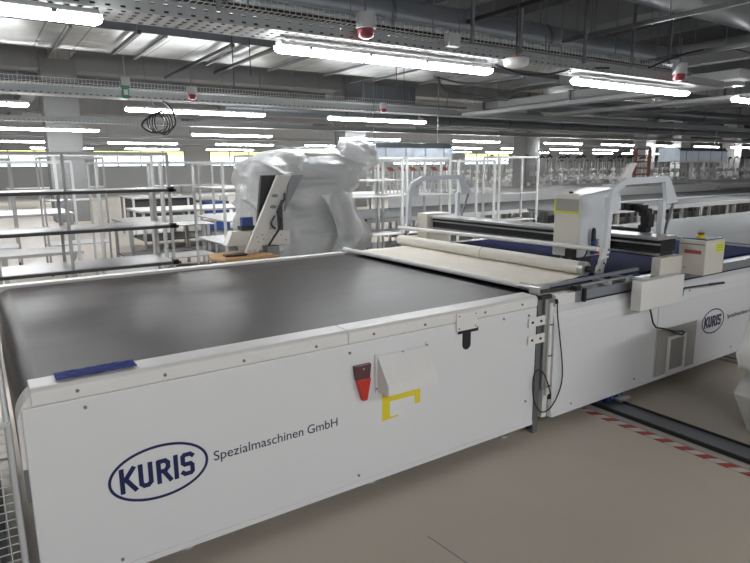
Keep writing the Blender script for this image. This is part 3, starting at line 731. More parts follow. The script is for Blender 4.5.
for i in range(nv+1):
    a = pl(A, i/nv); b2 = pl(B, i/nv)
    for j in range(nu+1):
        t = j/nu; x = b2[0]+(a[0]-b2[0])*t; z = b2[1]+(a[1]-b2[1])*t
        y = 5.22 - 0.05*math.sin(t*PI*3+i*0.2) - 0.08*abs(noise.noise(Vector((x*6, 2, z*5))))
        vs.append((x, y, z))
for i in range(nv):
    for j in range(nu): a = i*(nu+1)+j; fs.append((a, a+1, a+nu+2, a+nu+1))
m.add(vs, fs, True); o = m.build('film_flap', PLAST, M); s_ = o.modifiers.new('t', 'SOLIDIFY'); s_.thickness = 0.004
MB().box(2.3, 3.3, 5.5, 5.9, 0.0, 0.62).build('machine_stand', MGREY, M)
MB().box(2.45, 3.2, 5.5, 5.9, 0.625, 1.25).build('machine_body', LGREY, M, bevel=0.03)
MB().box(2.55, 3.45, 5.55, 5.85, 1.45, 1.65).build('machine_head', LGREY, M, bevel=0.04)
MB().box(2.6, 2.85, 5.6, 5.8, 1.255, 1.445).build('machine_neck', GREYM, M, bevel=0.02)
# arm unit in front of the film
SCREEN = mat('screen_dark', (0.012, 0.012, 0.014), 0.5)
ARMW = mat('arm_white', (0.66, 0.65, 0.60), 0.4, var=0.03)
MU = thing('printer_arm_unit', (2.25, 5.15, 0), 'cream slanted arm with a horizontal cross box, standing in front of the plastic draped machine', 'machine arm')
MB().prism([(2.329,1.605),(2.469,1.605),(2.11,0.909),(1.978,0.909)], 5.06, 5.10).build('slanted_plate', ARMW, MU, bevel=0.003)
MB().prism([(1.885,1.11),(2.46,1.095),(2.455,0.955),(1.83,0.985)], 5.11, 5.22).build('cross_box', ARMW, MU, bevel=0.004)
MB().prism([(2.205,1.605),(2.371,1.605),(2.275,1.43),(2.16,1.16),(2.141,1.13)], 5.14, 5.18).build('dark_screen', SCREEN, MU)
MB().prism([(2.472,1.605),(2.609,1.605),(2.40,1.27)], 5.09, 5.12).build('grey_gusset', GREYM, MU)
MB().box(1.98, 2.13, 5.12, 5.22, 1.113, 1.15).build('black_tray', BLACK, MU)
MB().box(2.0, 2.10, 5.14, 5.2, 1.151, 1.23).build('blue_pack', BLUEB, MU)
MB().box(2.22, 2.34, 5.11, 5.22, 0.0, 0.95).build('leg', GREYM, MU)
MB().box(1.98, 2.62, 5.05, 5.24, 0.0, 0.04).build('base', DARK, MU)
m = MB(); m.tube(smooth_path([(2.38,5.04,1.44),(2.36,5.02,1.38),(2.30,5.03,1.28),(2.33,5.03,1.20),(2.31,5.03,1.12),(2.25,5.03,1.04),(2.20,5.04,0.97)]), 0.011, 6); m.tube(smooth_path([(2.27,5.03,1.24),(2.23,5.03,1.17),(2.27,5.03,1.12)]), 0.009, 6); m.build('cable', BLACK, MU)
m = MB(); m.box(2.32, 2.365, 5.062, 5.09, 1.10, 1.38); m.build('tool_post', DARK, MU)
for x, z in ((2.29,1.42),(2.27,1.32)):
    m = MB(); m.prism([(x+0.032*math.cos(2*PI*q_/14), z+0.016*math.sin(2*PI*q_/14)) for q_ in range(14)], 5.052, 5.058); m.build('oval_badge', GREYM, MU)
for x, z in ((2.10,1.05),(2.15,1.07),(2.11,1.01),(2.16,1.03),(2.02,0.93),(2.07,0.93),(2.36,1.05),(2.41,1.0)):
    q = MB(); disc(x, 5.052 if x < 2.3 else 5.103, z, 0.006, 0.006, q); q.build('screw', GREYM, MU)
tb = thing('low_wood_table', (2.0, 5.3, 0), 'low table with a rounded plywood top behind the far rail under the cream arm', 'table')
MB().prism([(1.80,4.93),(1.75,4.97),(1.75,5.03),(1.85,5.05),(2.25,5.05),(2.28,5.0),(2.25,4.93)], 0.862, 0.882, 'xy').build('tabletop', WOOD, tb)
m = MB(); m.prism([(1.64,5.0),(1.72,4.86),(2.05,4.84),(2.19,4.9),(2.19,5.3),(1.9,5.32),(1.7,5.25)], 0.883, 0.908, 'xy'); m.build('rounded_board', WOOD, tb, bevel=0.006)
for x in (1.85, 2.18):
    MB().box(x, x+0.04, 4.97, 5.01, 0, 0.862).build('leg', GREYM, tb)
tag(MB().box(1.76, 1.96, 4.95, 5.04, 0.9085, 0.925).build('black_pad', BLACK, None, bevel=0.008), 'flat black pad lying on the plywood board', 'pad')

# ------------------------------------------------------------------ shelf racks
def rack(x0, x1, y0, y1, zs, zt, label, post=0.028, shelf_m=STEEL, lip=True, group=None, frame_m=None, mids=(), toprear=True, name='shelf_rack'):
    fm_ = frame_m or FRAME
    o = thing(name, ((x0+x1)/2, (y0+y1)/2, 0), label, 'rack', group)
    for x in (x0, x1) + tuple(mids):
        for y in (y0, y1): MB().box(x-post/2, x+post/2, y-post/2, y+post/2, 0.04, zt).build('post', fm_, o)
    MB().box(x0, x1, y0-post/2, y0+post/2, zt, zt+post).build('top_bar', fm_, o)
    MB().box(x0, x1, y1-post/2, y1+post/2, zt, zt+post).build('top_bar', fm_, o)
    for x in (x0, x1): MB().box(x-post/2, x+post/2, y0+post/2, y1-post/2, zt, zt+post).build('top_bar', fm_, o)
    for z in zs:
        s_ = MB().box(x0, x1, y0-0.02, y1, z-0.012, z).build('shelf', shelf_m, o)
        if lip: MB().box(x0-0.02, x1+0.05, y0-0.05, y0-0.021, z-0.028, z-0.004).build('shelf_edge', DARK, s_)
        if lip:
            MB().box(x1-0.02, x1+0.03, y0-0.05, y0+0.01, z-0.03, z+0.012).build('corner_clip', BLACK, s_)
    for x in (x0, x1):
        for y in (y0, y1):
            q = MB(); q.tube([(x-0.012,y,0.03),(x+0.012,y,0.03)], 0.03, 10); q.build('castor', DARK, o)
    return o
rack(0.10, 1.45, 5.45, 6.0, (0.85, 1.18, 1.50), 1.79, 'white and steel shelf trolley with three dark-edged shelves just behind the belt, far left', mids=(0.62,), post=0.024)
rack(-1.5, -0.1, 5.50, 6.05, (0.83, 1.16, 1.49), 1.78, 'shelf trolley cut by the left edge, next to the first trolley')
rack(0.05, 0.95, 7.6, 8.4, (0.5,), 1.75, 'empty white portal frame rack behind the first trolley', shelf_m=TABW, lip=False)
rack(1.25, 2.0, 7.9, 8.5, (0.4, 1.40), 1.74, 'narrow white frame rack with one high shelf behind the trolley', shelf_m=TABW, lip=False)
rack(2.15, 2.85, 8.4, 9.0, (0.45, 0.9), 1.75, 'slim grey frame rack standing left of the plastic draped machine', frame_m=LGREY, lip=False)
rack(2.36, 3.35, 6.6, 7.7, (0.80, 1.08, 1.45), 1.72, 'white rack with three pale shelves behind the plastic draped machine', shelf_m=TABW, lip=False)
rack(0.9, 1.8, 10.6, 11.2, (0.5, 1.2), 1.85, 'white frame rack in the middle distance on the left', shelf_m=TABW, lip=False)
rack(-0.2, 0.55, 11.6, 12.3, (0.4,), 1.85, 'far white portal rack near the left picture edge', shelf_m=TABW, lip=False)
rack(4.15, 5.0, 6.75, 7.35, (0.45, 0.75, 1.28, 1.5), 1.78, 'white shelf rack with four shelves right of the draped machine', shelf_m=TABW, lip=False, post=0.03)
rack(5.08, 5.88, 6.75, 7.35, (0.75, 1.28), 1.78, 'white shelf rack with two shelves beyond the far carrier arm', shelf_m=TABW, lip=False, post=0.03)
rack(6.0, 6.75, 6.7, 7.1, (0.85,), 1.74, 'white portal rack with one low shelf beyond the gantry', shelf_m=TABW, lip=False, post=0.03)
rack(6.95, 7.85, 6.8, 7.15, (0.80, 1.24), 1.80, 'white portal rack with two shelves left of the cutting head', shelf_m=TABW, lip=False, post=0.03)
rack(3.5, 4.7, 8.6, 9.2, (0.6, 1.0, 1.4), 1.85, 'white rack standing one row behind the racks right of the draped machine', shelf_m=TABW, lip=False)
rack(3.5, 3.95, 6.9, 7.5, (0.62, 0.95, 1.3), 1.55, 'small white rack half hidden behind the draped machine', shelf_m=TABW, lip=False)

# ------------------------------------------------------------------ tables
def table(x0, x1, y0, y1, z, label, top=TABW, legs=None, th=0.04, shelf=False, group=None, name='work_table', skirt=0.0):
    o = thing(name, ((x0+x1)/2, (y0+y1)/2, 0), label, 'table', group)
    MB().box(x0, x1, y0, y1, z-th, z).build('tabletop', top, o, bevel=0.004)
    if skirt: MB().box(x0, x1, y0-0.012, y0-0.001, z-skirt, z+0.006).build('edge_strip', FRAME, o)
    n = legs or max(2, int((x1-x0)/1.2)+1)
    for i in range(n):
        x = x0+0.05 + (x1-x0-0.1)*i/(n-1)
        for y in (y0+0.05, y1-0.05): MB().box(x-0.025, x+0.025, y-0.025, y+0.025, 0, z-th).build('leg', FRAME, o)
    if shelf: MB().box(x0+0.05, x1-0.05, y0+0.08, y1-0.08, 0.25, 0.27).build('lower_shelf', DARK, o)
    return o
table(0.2, 1.55, 12.6, 14.4, 0.88, 'white work table far left beyond the trolleys')
table(1.9, 4.4, 9.6, 10.9, 0.86, 'white work table on the left in line with the grey column', shelf=True)
table(2.7, 5.2, 12.3, 13.8, 0.86, 'white work table between the column and the draped machine', shelf=True)
table(0.2, 1.2, 9.2, 10.0, 0.55, 'low white table behind the left portal rack')
table(3.2, 6.0, 15.5, 17.0, 1.0, 'white work table with dark underside near the blue bin', shelf=True)
table(6.5, 9.8, 16.5, 18.2, 0.95, 'white table in the distance behind the draped machine', shelf=True)
table(6.5, 9.5, 26, 28, 1.0, 'long white table below the back windows', shelf=True)
table(1.2, 5.0, 29, 31, 0.95, 'white table left of the column near the back windows')
m = MB(); m.box(4.9, 5.5, 15.0, 15.4, 0.02, 0.86); tag(m.build('blue_bin', BLUEB, None, bevel=0.02), 'blue bin under the work table left of the draped machine', 'bin')
m = MB(); m.box(3.3, 4.8, 15.6, 16.8, 0.3, 0.94); tag(m.build('dark_cabinet', DARK, None, bevel=0.01), 'dark cabinet under the white table beside the blue bin', 'cabinet')
# long spreading tables beyond the gantry
table(4.9, 11.0, 6.9+0.6, 9.4, 0.90, 'long grey-topped spreading table beyond the gantry', top=TABG, skirt=0.06, name='spreading_table', shelf=True)
table(8.3, 24.0, 6.25, 7.4, 0.915, 'long spreading table with many white legs right of the near arm', top=TABG, skirt=0.07, name='spreading_table', shelf=True, legs=16)
table(11.1, 26.0, 7.8, 9.4, 0.90, 'second long grey spreading table parallel behind the near one', top=TABG, skirt=0.06, name='spreading_table', legs=12)
table(7.0, 20.0, 9.9, 11.4, 1.08, 'white long table covered with pale cloth beyond the spreading tables', top=TABW, skirt=0.22, name='spreading_table', shelf=True, legs=12)
table(21.0, 44.0, 10.3, 12.0, 1.0, 'distant white long table at far right', top=TABW, skirt=0.12, name='spreading_table', legs=14)
table(8.0, 22.0, 13.0, 14.6, 1.0, 'white long table in front of the rows of thread stands', top=TABW, skirt=0.1, name='spreading_table', legs=10)
table(26.0, 48.0, 13.6, 15.0, 1.0, 'pale long table far right behind the control box', top=TABW, skirt=0.1, name='spreading_table', legs=10)

# thread stand rows (sewing lines in the distance)
def stand(x, y, label, group, first=None):
    o = thing('thread_stand', (x, y, 0), label, 'thread stand', group)
    MB().box(x-0.5, x+0.5, y-0.28, y+0.28, 0.74, 0.78).build('tabletop', TABW, o)
    for sx in (-0.42, 0.42): MB().box(x+sx-0.03, x+sx+0.03, y-0.25, y+0.25, 0.0, 0.74).build('leg', LGREY, o)
    h = MB(); h.box(x-0.16, x+0.22, y-0.08, y+0.08, 0.96, 1.08); h.box(x+0.12, x+0.22, y-0.08, y+0.08, 0.781, 0.96); h.box(x-0.16, x-0.10, y-0.05, y+0.05, 0.85, 0.96); h.build('sewing_head', PAPER, o)
    p_ = MB(); p_.tube([(x+0.38,y+0.2,0.78),(x+0.38,y+0.2,2.0)], 0.022, 6); p_.tube([(x+0.12,y+0.2,1.75),(x+0.5,y+0.2,1.75)], 0.012, 5); p_.tube([(x-0.2,y+0.2,0.78),(x-0.2,y+0.2,2.05)], 0.018, 6); p_.build('stand_pole', FRAME, o)
    for dx in (0.14, 0.26, 0.48): MB().tube([(x+dx,y+0.2,1.32),(x+dx,y+0.2,1.50)], [0.06,0.03], 7).build('thread_cone', PAPER, o)
    d = MB(); d.tube([(x-0.22,y+0.2,2.0),(x-0.10,y+0.15,2.08),(x+0.02,y+0.15,2.02)], 0.035, 6); d.build('lamp_head', BLACK, o)
    return o
proto = {}
rows = [(17.5, 15.5, 26, 1.15), (20.0, 16.8, 24, 1.2), (17.0, 26.5, 30, 1.35), (19.0, 33.5, 30, 1.5), (28.5, 17.6, 18, 1.5)]
first = stand(15.8, 15.6, 'sewing station with thread cones in the front row of the distant sewing lines', 'sewing stations in the distance')
gname = ['front', 'second', 'third', 'fourth', 'far right']
for ri, (x0, y0, n, dx) in enumerate(rows):
    for i in range(n):
        x = x0 + i*dx + random.uniform(-0.1, 0.1)
        dup(first, (x, y0 + random.uniform(-0.12, 0.12), 0), 'sewing station with thread cones in the %s row of the distant sewing lines' % gname[ri], 'sewing stations, %s row' % gname[ri])
first['group'] = 'sewing stations, front row'
# strips with red and white stripes hanging above the stands, behind the far arm
hs = thing('striped_barrier', (10.5, 12.6, 0), 'red and white striped board rail above the racks beyond the far arm', 'barrier')
MB().box(8.5, 11.0, 12.6, 12.64, 1.58, 1.68).build('striped_board', TAPEX, hs)
for x in (8.55, 9.75, 10.95): MB().box(x-0.03, x+0.03, 12.65, 12.7, 0, 1.75).build('post', FRAME, hs)
hl = MB()
for i in range(20): x = 8.6+i*0.115; hl.box(x, x+0.03, 12.61, 12.63, 0.9, 1.60)
hl.build('hanging_rod', FRAME, hs)
# orange ladder rack
orr = thing('orange_ladder_rack', (19.7, 12.4, 0), 'tall orange-brown ladder rack in the distance above the near arm', 'rack')
for x in (19.3, 20.15): MB().box(x-0.04, x+0.04, 12.36, 12.44, 0, 2.25).build('post', ORW, orr)
for i in range(9): MB().box(19.34, 20.11, 12.37, 12.43, 0.45+i*0.22, 0.50+i*0.22).build('rung', ORW, orr)
MB().box(19.3, 20.15, 12.36, 12.44, 2.252, 2.33).build('top_sign', POSTER, orr)
# silver hoods
def hood(x0, x1, y0, y1, z0, z1, label, ztop=ZC-0.004):
    o = thing('foil_hood', ((x0+x1)/2, (y0+y1)/2, z0), label, 'duct hood')
    m = MB(); m.prism([(y0,z0),(y0,z1-0.12),(y0+0.12,z1),(y1,z1),(y1,z0)], x0, x1, 'yz'); m.build('foil_body', HOOD, o, bevel=0.01)
    for i in range(4):
        x = x0 + (x1-x0)*(i+0.5)/4; MB().box(x-0.02, x+0.02, y0-0.012, y0-0.001, z0, z1-0.12).build('seam', STEEL, o)
    MB().box(x0, x1, y0-0.02, y0-0.001, z0-0.03, z0+0.03).build('lower_rim', ALU, o)
    for x in (x0+0.2, x1-0.2): MB().tube([(x,(y0+y1)/2,z1),(x,(y0+y1)/2,ztop)], 0.012, 6).build('hanger', GREYM, o)
    return o
hood(7.75, 10.1, 11.5, 12.2, 1.82, 2.25, 'bluish silver foil duct box hanging beyond the far carrier arm', 3.738)
hood(23.2, 26.9, 13.0, 13.9, 1.80, 2.35, 'silver foil duct box hanging at far right above the sewing lines')

# ------------------------------------------------------------------ lamps
def lamp(x, y, label, z=2.9, L=3.0):
    o = thing('ceiling_lamp', (x, y, z), label, 'lamp')
    MB().prism([(y-0.075,z),(y-0.06,z+0.045),(y+0.06,z+0.045),(y+0.075,z)], x+0.02, x+L-0.02, 'yz').build('housing', LGREY, o)
    n = 5; prof = [(y-0.078,z),(y-0.078,z-0.03),(y-0.052,z-0.062),(y+0.052,z-0.062),(y+0.078,z-0.03),(y+0.078,z)]
    m = MB(); vs = []
    for xx, sh in ((x,0.7),(x+0.04,1.0),(x+L-0.04,1.0),(x+L,0.7)): vs += [(xx, y+(a-y)*(0.75+0.25*sh), z+(b2-z)*sh) for a, b2 in prof]
    fs = [(i*6+j, i*6+(j+1) % 6, (i+1)*6+(j+1) % 6, (i+1)*6+j) for i in range(3) for j in range(6)] + [(5,4,3,2,1,0), (18,19,20,21,22,23)]
    m.add(vs, fs); m.build('diffuser', TUBE, o)
    m = MB()
    for xx in (0.35, 1.1, 1.9, 2.65): m.box(x+xx-0.02, x+xx+0.02, y-0.088, y-0.079, z-0.022, z+0.01)
    m.build('clip', GREYM, o)
    return o
lp = lamp(2.74, 5.85, 'large long tube lamp at top centre, nearest complete one', 2.9)
def lampcopy(x, y, label, z=2.9, g=None): return dup(lp, (x, y, z), label, g)
row_y = [(-2.4,2.9),(5.85,2.9),(13.08,2.9),(20.4,2.9),(28.9,2.9),(36.5,2.9)]
named = {(1,-1):'large long tube lamp cut by the top left corner', (1,1):'long tube lamp at top right above the cutting head',
         (2,0):'tube lamp above the green exit sign, second row left', (2,1):'tube lamp in the second row above the far carrier arm', (2,-1):'short visible end of a tube lamp in the second row at the left edge'}
rown = ['behind the camera', 'first', 'second', 'third', 'fourth', 'fifth']
ords = ['first','second','third','fourth','fifth','sixth','seventh','eighth','ninth','tenth','eleventh','twelfth','thirteenth','fourteenth']
for r_, (y, z) in enumerate(row_y):
    rng = range(-1, 1) if r_ == 0 else (range(-1, 3) if r_ == 1 else (range(-1, 2) if r_ == 2 else (range(-1, 9) if r_ == 3 else (range(-1, 11) if r_ == 4 else range(-1, 13)))))
    for i in rng:
        if r_ == 1 and i == 0: continue
        x = 2.74 + 4.71*i
        if r_ == 1: y = 5.55 if i == -1 else 5.85
        if r_ == 3: x, y = [(-4.5,20.4),(0.43,20.4),(6.6,21.3),(12.85,21.6),(19.0,21.6),(25.4,21.6),(30.3,21.6),(35.2,21.6),(40.1,21.5),(45,21.5)][i+1]
        if r_ == 4: x = 0.3 + 4.9*i
        lab = named.get((r_, i), 'ceiling tube lamp in the %s row, %s from the left' % (rown[r_], ords[i+1]))
        lampcopy(x, y, lab, z)

# ------------------------------------------------------------------ ceiling services
def tray(y0, w, z, h, x0, x1, label, step=2.35):
    o = thing('cable_tray', ((x0+x1)/2, y0+w/2, z), label, 'cable tray')
    o_loc = Vector(o.location)
    MB().box(x0, x1, y0, y0+0.006, z, z+h).build('side_wall', TRAY_SIDE, o)
    MB().box(x0, x1, y0+w-0.006, y0+w, z, z+h).build('side_wall', TRAY_SIDE, o)
    MB().box(x0, x1, y0+0.008, y0+w-0.008, z, z+0.005).build('bottom', TRAY_BOT, o)
    m = MB()
    for k_ in range(3): m.tube([(x0,y0+0.06+k_*0.07,z+0.03),(x1,y0+0.06+k_*0.07,z+0.03)], 0.018, 6)
    m.build('cable_bundle', BLACK, o)
    n = int((x1-x0)/step)
    for i in range(min(n, 24)):
        x = x0 + (i+0.6)*step; m = MB(); m.tube([(x,y0+w/2,z+0.01),(x,y0+w/2,ZC-0.004)], 0.006, 5); m.build('hanger_rod', GREYM, o)
    return o
tray(5.64, 0.46, 3.0, 0.125, -6, 11.3, 'perforated cable tray above the large front lamps')
tray(12.85, 0.40, 3.07, 0.13, -9, 34, 'perforated cable tray above the second row of lamps')
tray(14.6, 0.35, 3.35, 0.12, -9, 30, 'cable tray running a little higher behind the second lamp row')
tray(20.2, 0.45, 3.10, 0.15, -9, 50, 'cable tray above the third row of lamps')
tray(28.7, 0.5, 3.10, 0.15, -9, 56, 'cable tray above the fourth row of lamps')
tray(36.3, 0.5, 3.10, 0.15, -9, 60, 'cable tray above the fifth row of lamps')

def wire_tray(y0, w, z, x0, x1, label):
    o = thing('wire_mesh_tray', ((x0+x1)/2, y0+w/2, z), label, 'cable tray')
    m = MB()
    for yy, zz in ((y0,z+0.11),(y0,z+0.03),(y0+0.03,z),(y0+w/2,z),(y0+w-0.03,z),(y0+w,z+0.03),(y0+w,z+0.08)): m.bar((x0,yy,zz),(x1,yy,zz), 0.008)
    n = int((x1-x0)/0.07)
    for i in range(n):
        x = x0+i*0.07; m.bar((x,y0,z),(x,y0+w,z), 0.006); m.bar((x,y0,z),(x,y0,z+0.11), 0.006)
    m.build('wire_grid', ALU, o)
    c = MB()
    for k_ in range(4): c.tube([(x0,y0+0.05+k_*0.06,z+0.03),(x1,y0+0.05+k_*0.06,z+0.03)], 0.02, 6)
    c.build('cable_bundle', BLACK, o)
    for i in range(7):
        x = x0+0.8+i*1.7; MB().tube([(x,y0+w/2,z),(x,y0+w/2,ZC-0.004)], 0.006, 5).build('hanger_rod', GREYM, o)
    return o
wire_tray(6.13, 0.30, 3.30, -2, 11.0, 'shiny wire mesh tray just behind the front cable tray')
wire_tray(13.5, 0.36, 3.35, -6, 12.4, 'wire mesh tray behind the second row cable tray')

# big rectangular foil duct
D = thing('rectangular_duct', (3, 11.3, 3.8), 'wide rectangular duct with shiny galvanised underside across the upper left', 'duct')
MB().box(-9, 13.0, 10.25, 12.35, 3.80, 3.81).build('underside', GALV, D)
MB().box(-9, 13.0, 10.22, 10.249, 3.79, 4.45).build('side_panel', DUCTD, D)
MB().box(-9, 13.0, 12.351, 12.38, 3.79, 4.45).build('side_panel', DUCTD, D)
MB().box(-9, 13.0, 10.25, 12.35, 4.44, 4.45).build('top_panel', DUCTD, D)
MB().box(12.97, 13.0, 10.25, 12.35, 3.812, 4.438).build('end_panel', DUCTD, D)
for i in range(16):
    x = -8.2+i*1.38; m = MB(); m.box(x-0.025, x+0.025, 10.17, 12.43, 3.74, 3.785); m.build('flange', GREYM, D)
for i in range(8):
    x = -7.8+i*2.76
    for y in (10.19, 12.41): MB().tube([(x,y,3.76),(x,y,ZC-0.004)], 0.007, 5).build('hanger_rod', GREYM, D)
# struts below duct
for i, (x, ya, yb) in enumerate(((2.34,9.8,11.8),(3.88,10.0,14.2),(4.6,9.9,13.0))):
    o = thing('duct_strut', (x, (ya+yb)/2, 3.7), ['short dark strut crossing below the shiny duct above the exit sign','long dark strut crossing below the shiny duct left of the front lamp','dark strut crossing below the shiny duct beside the long strut'][i], 'strut')
    MB().box(x-0.03, x+0.03, ya, yb, 3.68, 3.735).build('channel', DARK, o)
    for y in (ya+0.1, yb-0.1): MB().tube([(x,y,3.736),(x,y,ztop(x,y,3.7))], 0.008, 5).build('rod', GREYM, o)
# second duct block darker
D2 = thing('dark_duct', (3, 23.5, 4.2), 'dark rectangular duct running just behind the grey column at left', 'duct')
MB().box(-9, 13.0, 23.1, 24.2, 4.32, 4.84).build('casing', DUCTD, D2, bevel=0.01)
for i in range(9): x = -8+i*2.4; MB().box(x-0.03, x+0.03, 23.06, 24.24, 4.28, 4.88).build('flange', GREYM, D2)
for i in range(6): MB().tube([(-7.5+i*3.7,23.6,4.84),(-7.5+i*3.7,23.6,ZC-0.004)], 0.01, 5).build('hanger_rod', GREYM, D2)
D3 = thing('square_duct', (10, 16, 3.6), 'dark grey square duct ending beyond the front lamp at centre', 'duct')
MB().box(9.8, 11.7, 15.1, 15.9, 3.55, 4.1).build('casing', DUCTD, D3, bevel=0.01)
MB().box(9.72, 9.79, 15.06, 15.94, 3.5, 4.15).build('flange', GREYM, D3)
for x in (10.2, 11.4): MB().tube([(x,15.5,4.1),(x,15.5,ZC-0.004)], 0.008, 5).build('hanger_rod', GREYM, D3)
# spiral round ducts
def spiral(x0, x1, y, z, r, label, axis='x', y1=None):
    o = thing('spiral_duct', ((x0+x1)/2, y, z), label, 'duct')
    a, b2 = ((x0,y,z),(x1,y,z)) if axis == 'x' else ((x0,y,z),(x0,y1,z))
    MB().tube([a,b2], r, 40).build('pipe', SPIRAL, o)
    L = (Vector(b2)-Vector(a)).length; n = int(L/0.35)
    m = MB(); d = (Vector(b2)-Vector(a)).normalized()
    for i in range(n):
        p_ = Vector(a)+d*(i+0.5)*0.35; m.tube([p_-d*0.006, p_+d*0.006], r+0.006, 32, caps=False)
    m.build('spiral_seam', SPIRAL, o)
    for i in range(int(L/3)):
        p_ = Vector(a)+d*(i*3+1.2); m = MB(); m.tube([p_-d*0.03, p_+d*0.03], r+0.015, 32, caps=False); m.tube([(p_.x,p_.y,p_.z+r),(p_.x,p_.y,ztop(p_.x,p_.y,p_.z))], 0.01, 6); m.build('clamp_ring', GREYM, o)
    return o
spiral(0.5, 11.35, 6.75, 3.62, 0.24, 'round spiral duct running behind the front cable tray')
spiral(6.0, 20.0, 4.9, 4.18, 0.42, 'thick round spiral duct at the upper right corner')
spiral(13.0, 36.0, 16.5, 3.25, 0.16, 'slim round pipe crossing the upper right distance')
spiral(13.4, 30.0, 12.6, 3.5, 0.20, 'bluish round pipe right of centre below the upper trays')
spiral(6.5, 21.0, 17.8, 3.5, 0.22, 'grey round pipe in the distance above the foil duct box')
# pale flat ducts / panels
pd = thing('flat_duct', (18, 9, 3.3), 'pale flat duct running away at upper right above the lamp rows', 'duct')
MB().box(12.6, 13.25, 6.0, 14.2, 3.32, 3.5).build('casing', LGREY, pd, bevel=0.01)
for y in (7, 10, 13, 16): MB().box(12.55, 13.35, y-0.03, y+0.03, 3.29, 3.53).build('flange', GREYM, pd)
gd = thing('foil_panel_duct', (9.0, 11, 3.8), 'shiny foil duct section right of the front lamp', 'duct')
MB().box(13.3, 22, 10.6, 13.0, 3.9, 4.5).build('casing', GALV, gd)
for i in range(4): x = 13.8+i*2.5; MB().box(x-0.03, x+0.03, 10.55, 13.05, 3.85, 4.55).build('flange', GREYM, gd)
# support channels running across (Y direction)
def ychan(x, z, ya, yb, w, h, label, m_=None, rods=3):
    o = thing('support_channel', (x, (ya+yb)/2, z), label, 'channel')
    MB().box(x-w/2, x+w/2, ya, yb, z, z+h).build('channel', m_ or GREYM, o)
    for i in range(rods):
        y = ya + (yb-ya)*(i+0.5)/rods; MB().tube([(x,y,z+h),(x,y,ztop(x,y,z))], 0.008, 5).build('rod', GREYM, o)
    return o
ychan(7.9, 3.55, 3.0, 6.45, 0.05, 0.06, 'thin grey support channel crossing at the top right')
ychan(10.0, 3.42, 3.6, 6.45, 0.05, 0.06, 'grey support channel crossing right of the front spiral duct')
ychan(12.3, 3.62, 5.5, 10.0, 0.25, 0.35, 'pale concrete coloured duct edge at the far upper right', BEAMM)
ychan(11.6, 3.05, 5.5, 12.7, 0.30, 0.08, 'flat cable tray running away above the cutting head', LGREY)
ychan(14.5, 3.12, 5.5, 12.3, 0.30, 0.08, 'second flat cable tray running away at the right', LGREY)
ychan(17.5, 3.2, 7.0, 12.3, 0.25, 0.1, 'far flat tray running away at the right', GREYM)
ychan(22.5, 3.15, 9.0, 12.3, 0.3, 0.1, 'distant flat tray crossing above the orange rack', GREYM)
ychan(5.9, 3.6, 3.5, 6.45, 0.05, 0.05, 'thin dark channel crossing above the round detector', DARK)
# vertical ceiling drop profiles
for i, (x, y, z0, lab) in enumerate(((7.35,5.62,3.08,'punched grey drop bar hanging left of the right front lamp'),(5.98,5.55,3.08,'thin drop rod holding the round white detector'),
      (5.2,5.60,3.13,'thin drop rod left of the round detector'),(1.28,5.6,3.3,'slim pale drop rod in front of the grey column'),(9.6,5.7,3.3,'drop rod near the right front sensor'),(8.9,5.9,3.2,'drop rod above the right front lamp'))):
    o = tag(MB().box(x-0.018, x+0.018, y-0.018, y+0.018, z0, ZC-0.004).build('drop_bar', GREYM if i != 3 else LGREY), lab, 'bar')
for i, (x, y, z0, z1, lab) in enumerate(((3.75,9.7,3.0,5.9,'pair member, thin wire hanging left of the front lamp'),(4.05,9.7,3.2,5.9,'thin wire hanging just right of the first wire'),(6.9,9.5,2.95,5.9,'thin wire hanging beyond the right end of the front lamp'),(7.6,10.2,2.95,5.9,'thin wire hanging left of the right front lamp'))):
    tag(MB().tube([(x,y,z0),(x,y,z1)], 0.008, 5).build('hanging_wire', DARK), lab, 'wire')
# emergency exit sign & sensors
ex = thing('exit_sign', (2.83, 12.95, 3.2), 'small green lit sign hanging left of the second row lamp', 'sign')
MB().box(2.62, 2.79, 12.72, 12.82, 3.30, 3.46).build('housing', LGREY, ex, bevel=0.01)
MB().box(2.64, 2.76, 12.74, 12.78, 3.05, 3.295).build('sign_plate', GREEN, ex)
MB().box(2.66, 2.74, 12.735, 12.739, 3.12, 3.22).build('pictogram', POSTER, ex)
MB().tube([(2.71,12.77,3.46),(2.71,12.77,ZC-0.004)], 0.012, 6).build('rod', LGREY, ex)
def sensor(x, y, z, s, label):
    o = thing('smoke_sensor', (x, y, z), label, 'sensor')
    MB().tube([(x,y,z+0.16*s),(x,y,z+0.02*s)], 0.095*s, 18).build('housing', LGREY, o)
    MB().tube([(x,y,z+0.019*s),(x,y,z-0.05*s),(x,y,z-0.07*s)], [0.082*s,0.075*s,0.03*s], 18).build('red_dome', REDW, o)
    MB().box(x-0.008, x+0.008, y-0.008, y+0.008, z+0.16*s, z+0.5*s).build('stem', GREYM, o)
    return o
sensor(3.60, 5.50, 3.07, 1.1, 'grey sensor with a red dome on the front tray above the long lamp')
sensor(9.52, 5.46, 3.06, 1.15, 'grey sensor with a red dome right of the right front lamp')
sensor(3.95, 12.6, 3.16, 1.1, 'small sensor with a red dome on the second tray at left')
sensor(8.75, 12.6, 3.1, 1.0, 'small sensor with a red dome in the centre distance')
bl = thing('round_detector', (5.86, 5.48, 3.0), 'flat round white detector hanging between the two front lamps', 'detector')
MB().tube([(5.84,5.48,2.90),(5.84,5.48,2.915),(5.84,5.48,2.98),(5.84,5.48,3.00)], [0.12,0.15,0.165,0.13], 28).build('dish', PAPER, bl)
MB().box(5.80, 5.88, 5.45, 5.51, 3.0, 3.03).build('orange_clip', ORANGE, bl)
